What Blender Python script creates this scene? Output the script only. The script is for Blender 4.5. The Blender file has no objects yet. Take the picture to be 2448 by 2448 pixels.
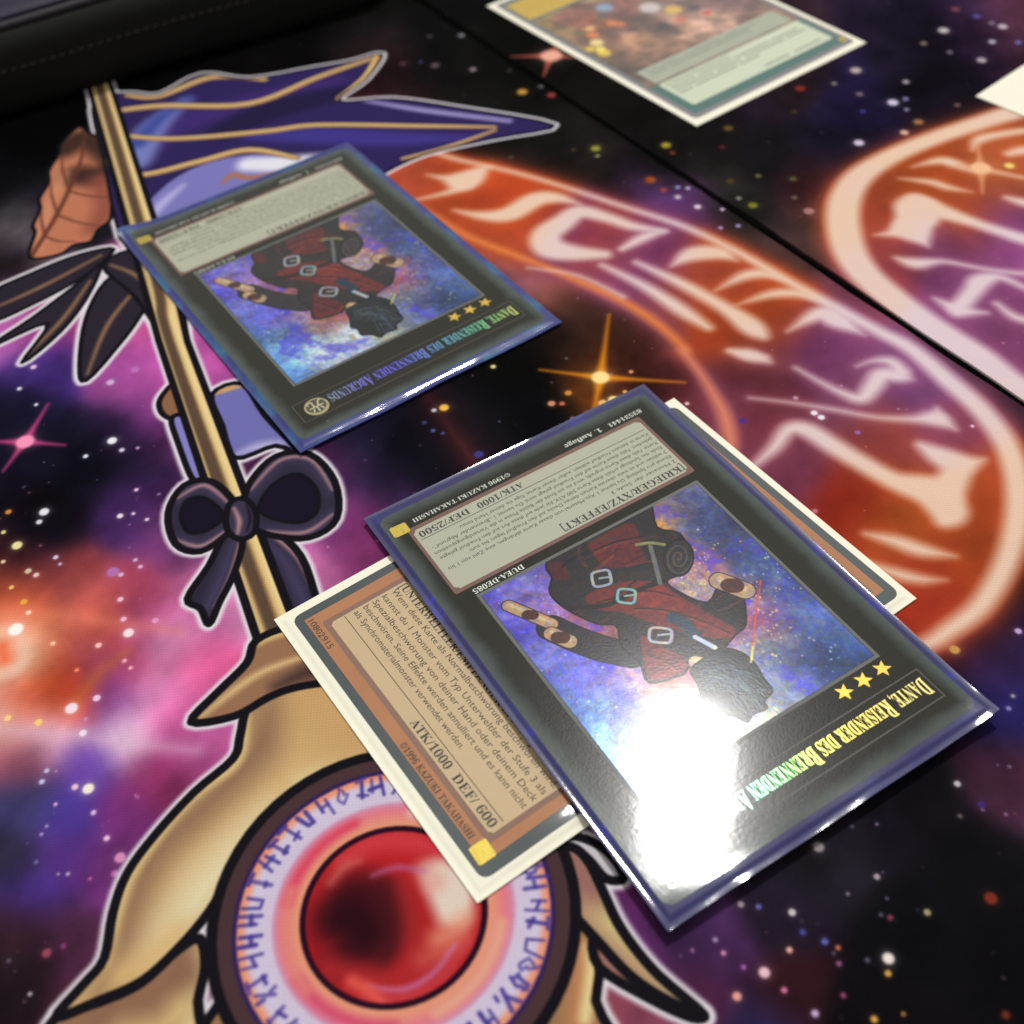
import bpy, bmesh, math, random
import numpy as np
from mathutils import Matrix, Vector

# ------------------------------------------------------------------ camera, world, lamps, exposure
sc = bpy.context.scene
COL = sc.collection
MM = 0.001                                   # the scene is built in real size; numbers below are millimetres
CAM_H = 161.03
PITCH, ROLL = math.radians(41.62), math.radians(-4.605)
F = 2850.0 / 2448.0                          # focal length over image width

cam = bpy.data.objects.new('camera', bpy.data.cameras.new('camera'))
COL.objects.link(cam)
cam.data.sensor_width = 36.0
cam.data.lens = 36.0 * F
cam.data.clip_start = 0.01
cam.data.clip_end = 50.0
cam.matrix_world = Matrix.Translation((0, 0, CAM_H * MM)) @ Matrix.Rotation(PITCH, 4, 'X') @ Matrix.Rotation(ROLL, 4, 'Z')
cam.data.dof.use_dof = True
cam.data.dof.focus_distance = 0.205
cam.data.dof.aperture_fstop = 17.0
sc.camera = cam

world = bpy.data.worlds.new('World')
sc.world = world
world.use_nodes = True
bg = world.node_tree.nodes['Background']
bg.inputs[0].default_value = (1.0, 0.985, 0.90, 1)
bg.inputs[1].default_value = 0.47

sc.view_settings.view_transform = 'Standard'
sc.view_settings.look = 'None'
sc.view_settings.exposure = 0.0
sc.view_settings.gamma = 1.0

# the hall's ceiling lamp, seen mirrored in the glossy sleeve of the nearest card
lamp_data = bpy.data.lights.new('ceiling_lamp', 'AREA')
lamp_data.shape = 'RECTANGLE'
lamp_data.size = 0.082
lamp_data.size_y = 0.235
lamp_data.energy = 27.0
lamp_data.color = (1.0, 0.985, 0.95)
lamp = bpy.data.objects.new('ceiling_lamp', lamp_data)
COL.objects.link(lamp)
_g = Vector((22.2, 82.6, 2.2)) * MM
_i = (_g - Vector((0, 0, CAM_H * MM))).normalized()
_n = Vector((-0.0075, 0.0150, 1.0)).normalized()
_r = _i - 2 * _i.dot(_n) * _n
lamp.location = _g + _r * 2.1
lamp.rotation_euler = (_g - lamp.location).to_track_quat('-Z', 'Y').to_euler()

# ------------------------------------------------------------------ photo pixel -> table plane (mm), as measured
_M = np.array(Matrix.Rotation(PITCH, 3, 'X') @ Matrix.Rotation(ROLL, 3, 'Z'))
def px2mm(x, y, z=0.0):
    x = np.asarray(x, float); y = np.asarray(y, float)
    d = np.stack([(x - 1224) / 2850.0, -(y - 1224) / 2850.0, -np.ones_like(x)], -1) @ _M.T
    t = (z - CAM_H) / d[..., 2]
    return d[..., :2] * t[..., None]
def mm2px(X, Y):
    P = np.stack([X, Y, np.full_like(X, -CAM_H)], -1) @ _M
    w = np.maximum(-P[..., 2], 1.0)
    return 1224 + 2850 * P[..., 0] / w, 1224 - 2850 * P[..., 1] / w
def pxscale(x, y):
    a = px2mm(x - 1, y); b = px2mm(x + 1, y); c = px2mm(x, y - 1); d = px2mm(x, y + 1)
    return 0.5 * (np.hypot(*(a - b)) * 0.5 + np.hypot(*(c - d)) * 0.5)

# ------------------------------------------------------------------ painting flat print into a texture (numpy)
rng = np.random.default_rng(7)
def lin_up(a, H, W):
    h, w = a.shape[:2]
    y = np.linspace(0, h - 1, H).astype(np.float32); x = np.linspace(0, w - 1, W).astype(np.float32)
    y0 = np.minimum(y.astype(int), h - 2); x0 = np.minimum(x.astype(int), w - 2)
    fy = y - y0; fx = x - x0
    sh = (H,) + (1,) * (a.ndim - 1)
    r = a[y0] * (1 - fy).reshape(sh) + a[y0 + 1] * fy.reshape(sh)
    sh = (1, W) + (1,) * (a.ndim - 2)
    return r[:, x0] * (1 - fx).reshape(sh) + r[:, x0 + 1] * fx.reshape(sh)
def noise(H, W, cell, octaves=4, fall=0.55):
    out = np.zeros((H, W), np.float32); amp = 1.0; tot = 0
    for o in range(octaves):
        c = max(cell / 2 ** o, 2)
        g = rng.random((int(H / c) + 3, int(W / c) + 3)).astype(np.float32)
        g = (g + np.roll(g, 1, 0) + np.roll(g, 1, 1)) / 3
        g = (g - .5) * 1.7 + .5
        out += amp * lin_up(g, H, W); tot += amp; amp *= fall
    return out / tot
def spline(pts, closed=False, n=7):
    p = np.asarray(pts, float); N = len(p); out = []
    for i in range(N if closed else N - 1):
        if closed: a, b, c, d = p[i - 1], p[i], p[(i + 1) % N], p[(i + 2) % N]
        else: a, b, c, d = p[max(i - 1, 0)], p[i], p[i + 1], p[min(i + 2, N - 1)]
        for k in range(n):
            t = k / n
            out.append(0.5 * (2 * b + (c - a) * t + (2 * a - 5 * b + 4 * c - d) * t * t + (3 * b - a - 3 * c + d) * t ** 3))
    if not closed: out.append(p[-1])
    return np.array(out)
def rgb(c): return np.array(c, np.float32) / 255.0
def sstep(x): x = np.clip(x, 0, 1); return x * x * (3 - 2 * x)

class Canvas:
    """mm rectangle [a0,a1]x[b0,b1] at res mm per texel; colours are display-referred"""
    def __init__(s, a0, a1, b0, b1, res):
        s.a0, s.b0, s.res = a0, b0, res
        s.W = int(round((a1 - a0) / res)); s.H = int(round((b1 - b0) / res))
        s.C = np.zeros((s.H, s.W, 3), np.float32)
    def roi(s, P, m):
        x0 = max(int((P[:, 0].min() - m - s.a0) / s.res), 0); x1 = min(int((P[:, 0].max() + m - s.a0) / s.res) + 2, s.W)
        y0 = max(int((P[:, 1].min() - m - s.b0) / s.res), 0); y1 = min(int((P[:, 1].max() + m - s.b0) / s.res) + 2, s.H)
        return (y0, y1, x0, x1) if x1 > x0 + 1 and y1 > y0 + 1 else None
    def grid(s, R):
        y0, y1, x0, x1 = R
        return np.meshgrid((np.arange(x0, x1, dtype=np.float32) + .5) * s.res + s.a0,
                           (np.arange(y0, y1, dtype=np.float32) + .5) * s.res + s.b0)
    def sdf(s, P, R):
        X, Y = s.grid(R); d = np.full(X.shape, 1e9, np.float32); ins = np.zeros(X.shape, bool)
        P = P.astype(np.float32); Q = np.roll(P, -1, 0)
        for (ax, ay), (bx, by) in zip(P, Q):
            ex, ey = bx - ax, by - ay; L = ex * ex + ey * ey
            if L < 1e-9: continue
            wx, wy = X - ax, Y - ay
            t = np.clip((wx * ex + wy * ey) / L, 0, 1)
            d = np.minimum(d, (wx - ex * t) ** 2 + (wy - ey * t) ** 2)
            if ay != by: ins ^= ((ay > Y) != (by > Y)) & (wx < ex * wy / ey)
        d = np.sqrt(d); return np.where(ins, -d, d)
    def strokedf(s, P, w, R):
        X, Y = s.grid(R); d = np.full(X.shape, 1e9, np.float32)
        for i in range(len(P) - 1):
            ax, ay = P[i]; ex, ey = P[i + 1] - P[i]; L = ex * ex + ey * ey + 1e-9
            wx, wy = X - np.float32(ax), Y - np.float32(ay)
            t = np.clip((wx * ex + wy * ey) / L, 0, 1).astype(np.float32)
            d = np.minimum(d, np.sqrt((wx - ex * t) ** 2 + (wy - ey * t) ** 2) - (w[i] + (w[i + 1] - w[i]) * t))
        return d
    def blend(s, R, a, col, clip=None):
        y0, y1, x0, x1 = R
        if clip is not None:
            cy0, cy1, cx0, cx1 = clip[0]
            m = np.zeros(a.shape, np.float32)
            yy0, yy1, xx0, xx1 = max(y0, cy0), min(y1, cy1), max(x0, cx0), min(x1, cx1)
            if yy1 <= yy0 or xx1 <= xx0: return
            m[yy0 - y0:yy1 - y0, xx0 - x0:xx1 - x0] = clip[1][yy0 - cy0:yy1 - cy0, xx0 - cx0:xx1 - cx0]
            a = a * m
        v = s.C[y0:y1, x0:x1]; a = a[..., None].astype(np.float32)
        v += (col - v) * a
    def glow(s, P, col, w, soft):
        R = s.roi(P, w + soft * 2)
        if R: s.blend(R, sstep((w + soft - s.sdf(P, R)) / soft), rgb(col))
    def shape(s, P, fill, outline=None, w=0.5, soft=0.3):
        R = s.roi(P, w + 2)
        if not R: return None
        d = s.sdf(P, R)
        if outline is not None: s.blend(R, sstep((w + soft / 2 - d) / soft), rgb(outline))
        a = sstep((soft / 2 - (d + (w if outline is not None else 0))) / soft)
        if fill is not None: s.blend(R, a, rgb(fill))
        return (R, a)
    def stroke(s, P, w, col, soft=0.3, a=1.0, clip=None):
        w = np.broadcast_to(np.asarray(w, float), (len(P),))
        R = s.roi(P, w.max() + soft * 2)
        if R: s.blend(R, a * sstep((soft / 2 - s.strokedf(P, w, R)) / soft), rgb(col) if not isinstance(col, np.ndarray) else col, clip)
    def dot(s, p, r, col, a=1.0, asp=1.0):
        P = np.array([p]); R = s.roi(P, r * 3)
        if R:
            X, Y = s.grid(R); d = np.hypot(X - p[0], Y - p[1]) / r
            s.blend(R, a * np.clip(sstep((1.35 - d) / .8) + 0.28 * np.exp(-d * d / 2.2), 0, 1), rgb(col))
def rbf(pts, x, y, sig):
    acc = np.zeros(x.shape + (3,), np.float32); ws = np.zeros(x.shape, np.float32)
    for px, py, r, g, b in pts:
        d2 = (x - px) ** 2 + (y - py) ** 2
        w = (np.exp(-d2 / (2 * sig * sig)) + 2e-4 / (1 + d2 / sig ** 2)).astype(np.float32)
        acc += w[..., None] * np.array([r, g, b], np.float32) / 255; ws += w
    return acc / ws[..., None]
def make_image(name, C):
    H, W = C.shape[:2]
    im = bpy.data.images.new(name, W, H, alpha=False)
    px = np.ones((H, W, 4), np.float32); px[..., :3] = np.clip(C, 0, 1)
    im.pixels.foreach_set(px.ravel()); im.update(); im.pack()
    return im

K = 816 / 1932
def T(tx, ty, pts): return [(816 * tx + p[0] * K,) + (816 * ty + p[1] * K,) + tuple(p[2:]) for p in pts]
def V(pts): return [(p[0] * 2448 / 1932, p[1] * 2448 / 1932) + tuple(p[2:]) for p in pts]

# ---- the playmats' print.  Canvas axes: a runs along the seam between the two mats, b across it
SO = np.array([-15.1, 346.9]); SA = np.array([0.5205, -0.8539]); SB = np.array([0.8539, 0.5205])
A0, A1, B0, B1 = -130.0, 345.0, -255.0, 185.0
def ab(P):
    P = np.atleast_2d(P) - SO
    return np.stack([P @ SA, P @ SB], -1)
def pab(pts): p = np.array([q[:2] for q in pts], float); return ab(px2mm(p[:, 0], p[:, 1]))
def path(pts, closed=True, n=6): return spline(pab(pts), closed, n)
def line(pts, ws, n=6):
    """stroke through photo pixels; ws are full widths in photo pixels"""
    p = pab(pts); sc_ = np.array([pxscale(*q[:2]) for q in pts])
    ws = np.atleast_1d(np.asarray(ws, float)); ws = np.interp(np.linspace(0, 1, len(pts)), np.linspace(0, 1, len(ws)), ws) if len(ws) > 1 else np.full(len(pts), ws[0])
    q = spline(np.c_[p, ws * 0.5 * sc_], False, n)
    return q[:, :2], np.maximum(q[:, 2], 0.05)

NEB = [(0,420,18,18,26),(120,330,9,9,11),(60,540,96,88,95),(20,610,38,28,38),(250,250,9,8,9),(500,200,11,9,11),(700,120,16,14,17),(150,450,34,32,44),(-60,300,9,9,10),(-60,700,120,70,120),(20,750,200,110,190),(100,740,190,70,150),(310,750,195,85,150),(100,870,60,40,110),(300,870,150,70,140),(60,1000,28,25,50),
(180,1100,30,28,52),(300,1050,50,35,75),(370,1000,110,50,110),(420,900,165,75,145),(100,1250,30,22,40),(300,1250,60,35,85),(380,1300,115,58,112),(40,1370,60,30,50),
(30,1420,195,75,50),(160,1410,130,55,60),(300,1440,150,60,80),(30,1480,230,120,80),(200,1480,220,110,105),(350,1500,190,80,130),(480,1470,210,110,170),
(30,1580,252,232,215),(120,1560,220,120,80),(150,1630,225,80,45),(190,1590,140,60,110),(230,1520,215,95,70),(400,1560,218,155,200),(450,1620,205,85,140),(300,1600,185,70,110),
(60,1690,235,90,50),(140,1690,225,75,40),(260,1690,120,60,130),(380,1690,222,150,200),(100,1765,225,185,215),(300,1785,225,190,215),(480,1800,205,120,180),(420,1740,190,70,130),(0,1750,240,180,170),
(40,1830,120,60,80),(200,1850,85,55,135),(400,1850,150,55,110),(500,1820,185,70,140),(60,1950,45,45,80),(150,1980,65,48,128),(300,1980,120,50,120),(380,1900,145,50,100),
(40,2090,42,38,58),(150,2080,80,45,120),(260,2120,115,52,122),(80,2170,60,40,118),(50,2260,58,34,44),(150,2270,75,40,65),(230,2330,90,45,75),(50,2400,48,34,45),(150,2430,90,45,70),
(760,1110,90,40,90),(850,1050,48,42,78),(1000,1080,24,24,38),(1150,1000,26,25,34),(900,1180,52,36,72),(820,1270,105,48,105),(860,1300,150,60,120),(700,1380,200,110,170),(620,1440,215,140,190),(1250,850,28,27,27),(1400,840,55,35,32),
(1436,900,150,80,35),(1300,960,20,21,28),(1350,790,40,30,28),(1480,840,120,55,35),(1560,880,110,50,50),(1640,960,125,55,60),(1690,1030,120,55,75),(1500,800,55,38,35),(1250,650,150,95,120),(1320,710,140,80,70),(1200,600,165,80,60),(1420,760,60,38,32),
(1000,190,34,28,34),(930,190,72,35,45),(900,150,40,28,32),(1000,265,48,30,34),(1100,290,33,30,32),(960,330,170,72,62),(1200,300,32,31,31),(1330,340,36,33,34),(1400,400,46,38,36),(1500,450,50,35,55),(1550,490,80,50,112),(1620,500,90,50,100),(1120,200,28,27,27),(880,60,24,24,24),(1040,120,24,24,25),
(1500,200,26,25,25),(1700,350,36,31,33),(1800,250,40,29,46),(1900,200,46,32,40),(2050,270,40,30,72),(1980,350,36,32,58),(2200,100,40,29,55),(2350,60,55,36,72),(2420,30,82,46,64),(1850,400,32,30,38),(1930,450,80,36,44),(1960,560,92,62,56),(1750,470,43,41,40),(2000,700,110,60,85),(1900,600,60,45,48),(1300,150,26,25,25),(1600,380,33,30,30),(2250,200,38,28,50),
(2300,1500,45,28,55),(2400,1600,48,34,74),(2420,1700,45,40,105),(2400,1850,72,40,62),(2200,1950,36,33,45),(2000,2050,40,35,46),(2200,2200,25,25,32),(2400,2300,26,24,30),(1900,2150,46,35,55),(1750,2250,80,45,95),(1700,2350,95,45,85),(1900,2350,76,36,46),(1840,2420,60,50,105),(2100,2400,32,28,36),(1650,2190,70,44,88),(2300,2050,28,27,34),
(1490,2130,112,50,120),(1450,2110,132,60,122),(1530,2260,108,50,115),(1500,2370,150,75,92),(1560,2420,140,70,95)]
RING = [(960,400,200,85,60),(1100,430,190,72,40),(1250,490,185,66,34),(1350,570,115,48,80),(1200,560,170,70,45),(1450,600,150,60,62),(1550,620,108,45,88),(1480,660,110,48,90),(1600,740,120,55,70),(1700,690,172,70,50),(1850,760,182,72,40),(1750,800,178,62,30),(1810,880,112,52,60),(1950,830,125,60,108),
(2050,950,115,60,95),(2200,900,120,65,118),(1850,1000,122,50,65),(1900,1100,120,55,80),(2100,1050,150,64,62),(2300,1030,135,60,90),(2050,1200,168,50,34),(2350,1150,180,72,40),(2150,1250,185,85,40),(2300,1300,176,70,36),(2200,1400,168,52,36),(1750,960,120,50,75),
(2200,400,168,72,36),(2080,500,168,70,44),(2300,500,162,70,42),(2250,600,122,60,108),(2110,600,150,60,70),(2300,700,122,60,110),(2400,550,130,65,120),(2420,400,165,82,50),(2360,800,130,66,110)]

cv = Canvas(A0, A1, B0, B1, 0.14)
H, W = cv.H, cv.W
h, w = H // 12, W // 12
ga, gb = np.meshgrid(np.linspace(A0, A1, w), np.linspace(B0, B1, h))
PX, PY = mm2px(SO[0] + SA[0] * ga + SB[0] * gb, SO[1] + SA[1] * ga + SB[1] * gb)
wx = (noise(h, w, 26, 3) - .5) * 150; wy = (noise(h, w, 26, 3) - .5) * 110
neb = lin_up(rbf(NEB, PX + wx * .8, PY + wy * .8, 46.0), H, W)
n1 = noise(H, W, 130, 5, .6); n2 = noise(H, W, 60, 4)
cv.C[:] = np.clip(neb * (0.42 + 1.14 * n1)[..., None] + (n2 - .5)[..., None] * np.array([.05, .02, .07]) * (0.1 + 2 * neb.mean(-1, keepdims=True)), 0, 1)
lum = cv.C.mean(-1, keepdims=True); cv.C *= .46 + .54 * sstep(lum / .36)
del lum
del n2

# magic-looking rings: an outer band, an inner line, flame-like abstract glyphs between them
ringcol = lin_up(rbf(RING, PX + wx * .6, PY + wy * .6, 52.0), H, W) * (0.55 + .8 * n1)[..., None]
del n1
OUTER = [(700,300),(870,330),(1000,352),(1090,380),(1238,414),(1365,452),(1492,494),(1632,540),(1759,600),(1885,672),(1991,731),(2097,790),(2177,833),(2266,909),(2350,985),(2413,1078),(2435,1196),(2413,1323),(2350,1441),(2266,1509),(2211,1543),(2060,1610),(1850,1650),(1500,1640)]
INNER = [(850,430),(1006,498),(1112,562),(1238,612),(1365,663),(1492,722),(1580,780),(1640,837),(1700,926),(1736,985),(1750,1053),(1745,1150),(1700,1300),(1500,1400),(1200,1200),(900,800)]
RIGHT = [(2700,230),(2560,238),(2448,262),(2350,291),(2223,334),(2118,380),(2046,431),(2016,498),(2025,583),(2063,650),(2139,718),(2223,781),(2330,850),(2500,950),(2800,900),(2950,550),(2850,300)]
def seam_mask(R, left):
    X, Y = cv.grid(R)
    return (Y < -0.0) if left else (Y > 0.0)
def ring_fill(poly, hole, left):
    R = cv.roi(poly, 14); d = cv.sdf(poly, R); m = seam_mask(R, left)
    if hole is not None:
        d = np.maximum(d, -cv.sdf(hole, R))
    y0, y1, x0, x1 = R; rc = ringcol[y0:y1, x0:x1]
    out = np.exp(-np.maximum(d, 0) / 2.6) * m
    hot = np.clip(rc * .72 + rgb((90, 24, 14)) * .5, 0, 1)
    cv.blend(R, 0.72 * out * (d > 0), hot)
    cv.blend(R, sstep((0.5 - d) / 1.0) * m, rc)
FLAMES = []
def flame(P, wd, left, core=None, soft=1.6, phase=0):
    R = cv.roi(P, wd.max() + 9)
    if not R: return
    d = cv.strokedf(P, wd, R); m = seam_mask(R, left)
    y0, y1, x0, x1 = R; rc = ringcol[y0:y1, x0:x1]
    warm = np.clip((rc[..., 0] - rc[..., 2] * 1.15) * 2.4, 0, 1)[..., None]
    if phase == 0:
        edge = np.clip(rc * .5 + rgb((132, 84, 112)) * (1 - warm) * .7 + rgb((128, 62, 34)) * warm * .8, 0, 1)
        cv.blend(R, .8 * np.exp(-np.maximum(d, 0) / 1.7) * m, edge)
    else:
        cc = rgb((222, 200, 210)) * (1 - warm) + rgb((230, 196, 174)) * warm if core is None else rgb(core)
        cv.blend(R, sstep((soft * .45 - d) / (soft * 1.3)) * m, cc)
for poly, hole, left in ((path(OUTER, True, 4), path(INNER, True, 4), True), (path(RIGHT, True, 5), None, False)):
    ring_fill(poly, hole, left)
def fl(pts, left, core=None, soft=2.5, fat=1.06):
    P, wd = line(pts, [p[2] for p in pts]); FLAMES.append((P, wd * fat, left, core, soft))
fl([(p[0], p[1], q) for p, q in zip(OUTER, [10,12,14,15,16,17,18,22,26,30,34,38,44,52,56,60,62,60,58,54,50,46,40,40])], True, fat=1.0)
fl([(p[0], p[1], q) for p, q in zip(INNER[:8], [14,16,18,20,22,24,24,22])], True, (226, 128, 72), 2.4)
fl(T(2,1,[(0,50,22),(100,180,22),(170,290,26),(230,400,32),(265,520,34),(280,600,26)]), True, (216,128,104), 2.4)
fl([(p[0], p[1], q) for p, q in zip(RIGHT + RIGHT[:1], [52,50,48,44,44,48,58,66,70,70,72,76,80,80,78,72,60,52])], False, fat=1.0)
for g in ([(640,150,25),(780,230,40),(900,290,60),(1010,320,90),(1080,250,105),(1130,190,110),(1230,200,85),(1300,215,20)], [(990,140,15),(1080,110,40),(1180,115,75),(1240,170,90)],
          [(380,320,15),(600,345,25),(850,385,35),(1100,430,40),(1300,440,60),(1440,440,110),(1540,495,30)], [(1440,380,30),(1450,430,80)],
          [(420,690,50),(520,600,80),(600,500,95),(700,500,115),(850,590,125),(1000,680,125),(1200,790,140),(1400,850,210),(1500,950,210),(1480,1010,120)],
          [(1350,590,70),(1480,660,150),(1600,690,130),(1710,668,30)], [(1560,730,150),(1490,850,190)],
          [(1040,1090,40),(1200,1130,95),(1350,1180,105),(1540,1215,30)], [(1000,1235,20),(1200,1310,85),(1350,1345,75),(1490,1350,15)], [(270,50,25),(370,80,65),(470,90,40)]):
    fl(T(2,1,[(x, y, q * K) for x, y, q in g]), True)
QU = 1224 / 1932
for g in ([(340,1000,25),(500,1080,45),(640,1170,60),(740,1235,40)], [(470,990,25),(640,1070,50),(800,1160,60),(900,1230,85),(945,1265,50)], [(600,1005,12),(680,960,70),(780,955,65),(850,985,10)], [(770,1095,10),(880,1040,50),(960,1035,45),(1030,1060,10)],
          [(850,1150,8),(980,1110,45),(1090,1110,45),(1190,1150,10)], [(1040,1250,12),(1160,1185,70),(1230,1210,80),(1330,1265,10)], [(820,1325,25),(900,1340,60),(970,1365,25)], [(60,1010,10),(250,1040,16),(420,1120,20)]):
    fl([(1224 + x * QU, y * QU, q * QU) for x, y, q in g], True)
for g in ([(490,990,15),(600,1010,60),(700,1020,140),(800,960,60),(850,945,12)], [(430,1130,20),(600,1090,45),(700,1050,80)], [(640,1190,20),(800,1220,70),(950,1210,110),(1100,1130,110),(1220,1120,80),(1350,1155,20)],
          [(1490,1440,70),(1300,1430,120),(1180,1400,150),(1160,1330,140),(1250,1260,120),(1350,1200,100),(1500,1230,80),(1650,1280,70),(1820,1305,40)], [(1590,1410,40),(1720,1340,70),(1840,1310,20)],
          [(1590,1405,10),(1660,1370,20)]):
    fl(T(1,0,[(x, y, q * K) for x, y, q in g]), True)
for g in ([(1300,945,12),(1450,910,60),(1550,930,70),(1680,985,12)], [(1230,1010,12),(1400,1030,50),(1500,1060,50),(1630,1085,12)], [(1640,850,20),(1680,790,60),(1800,760,55),(1960,740,50),(2100,760,40)],
          [(1090,1330,12),(1220,1310,90),(1320,1240,180),(1330,1180,200)], [(1300,1300,170),(1390,1395,20)], [(1320,1130,100),(1450,1190,110),(1650,1260,80),(1800,1310,80),(1960,1360,90),(2200,1420,70)],
          [(1210,1460,30),(1320,1490,85),(1480,1480,40),(1700,1520,35),(1960,1550,40),(2200,1540,30)], [(1430,1690,25),(1550,1735,90),(1640,1650,100),(1690,1590,110),(1800,1570,60),(1960,1640,40)],
          [(1560,1760,100),(1720,1770,25)], [(1840,1120,40),(1960,1150,70),(2150,1160,60)], [(1850,870,50),(1960,850,70),(2200,870,60)], [(1700,960,30),(1960,1010,30),(2200,1040,30)],
          [(1780,1720,40),(1900,1800,60),(2100,1830,60)]):
    fl(T(2,0,[(x, y, q * K) for x, y, q in g]), False)
for ph in (0, 1):
    for q in FLAMES: flame(*q, phase=ph)
del ringcol

# light streaks of the nebula on the left
for pts, wd, col, a in (([(-60,1740),(150,1755),(300,1775),(470,1795)], [10,18,22,10], (226,190,214), .6), ([(-40,1460),(120,1470),(300,1490),(430,1510)], [8,16,18,8], (240,140,110), .45),
                        ([(180,1690),(210,1640),(260,1590),(300,1560)], [10,16,14,8], (190,120,40), .5), ([(0,770),(60,755),(120,770)], [6,8,6], (215,140,200), .6),
                        ([(10,1545),(20,1590)], [44,44], (255,240,228), .6), ([(5,1545),(12,1575)], [40,40], (236,96,52), .9)):
    P, q = line(pts, wd); cv.stroke(P, q, col, 5.0, a)

# stars
def star(x, y, r, col, a=1.0):
    cv.dot(pab([(x, y)])[0], r * pxscale(x, y), col, a)
for i in range(1500):
    if i < 620: p = pab([(rng.uniform(-250, 2700), rng.uniform(-100, 2500))])[0]
    else:
        p = np.array([rng.uniform(A0, A1), rng.uniform(B0, B1)]); q_ = SO + SA * p[0] + SB * p[1]; qx, qy = mm2px(np.array([q_[0]]), np.array([q_[1]]))
        if -250 < qx[0] < 2700 and -100 < qy[0] < 2500: continue
    iy = int((p[1] - B0) / cv.res); ix = int((p[0] - A0) / cv.res)
    if not (0 <= iy < H and 0 <= ix < W): continue
    b = cv.C[iy, ix]
    if b.max() > .62: continue
    col = np.clip(b * 255 * .7 + np.array([(150, 130, 170), (140, 100, 130), (130, 125, 150), (110, 70, 60)][i % 4]), 0, 255)
    cv.dot(p, rng.choice([.14, .2, .26, .33], p=[.35, .35, .22, .08]), col, rng.uniform(.15, .6))
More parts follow.
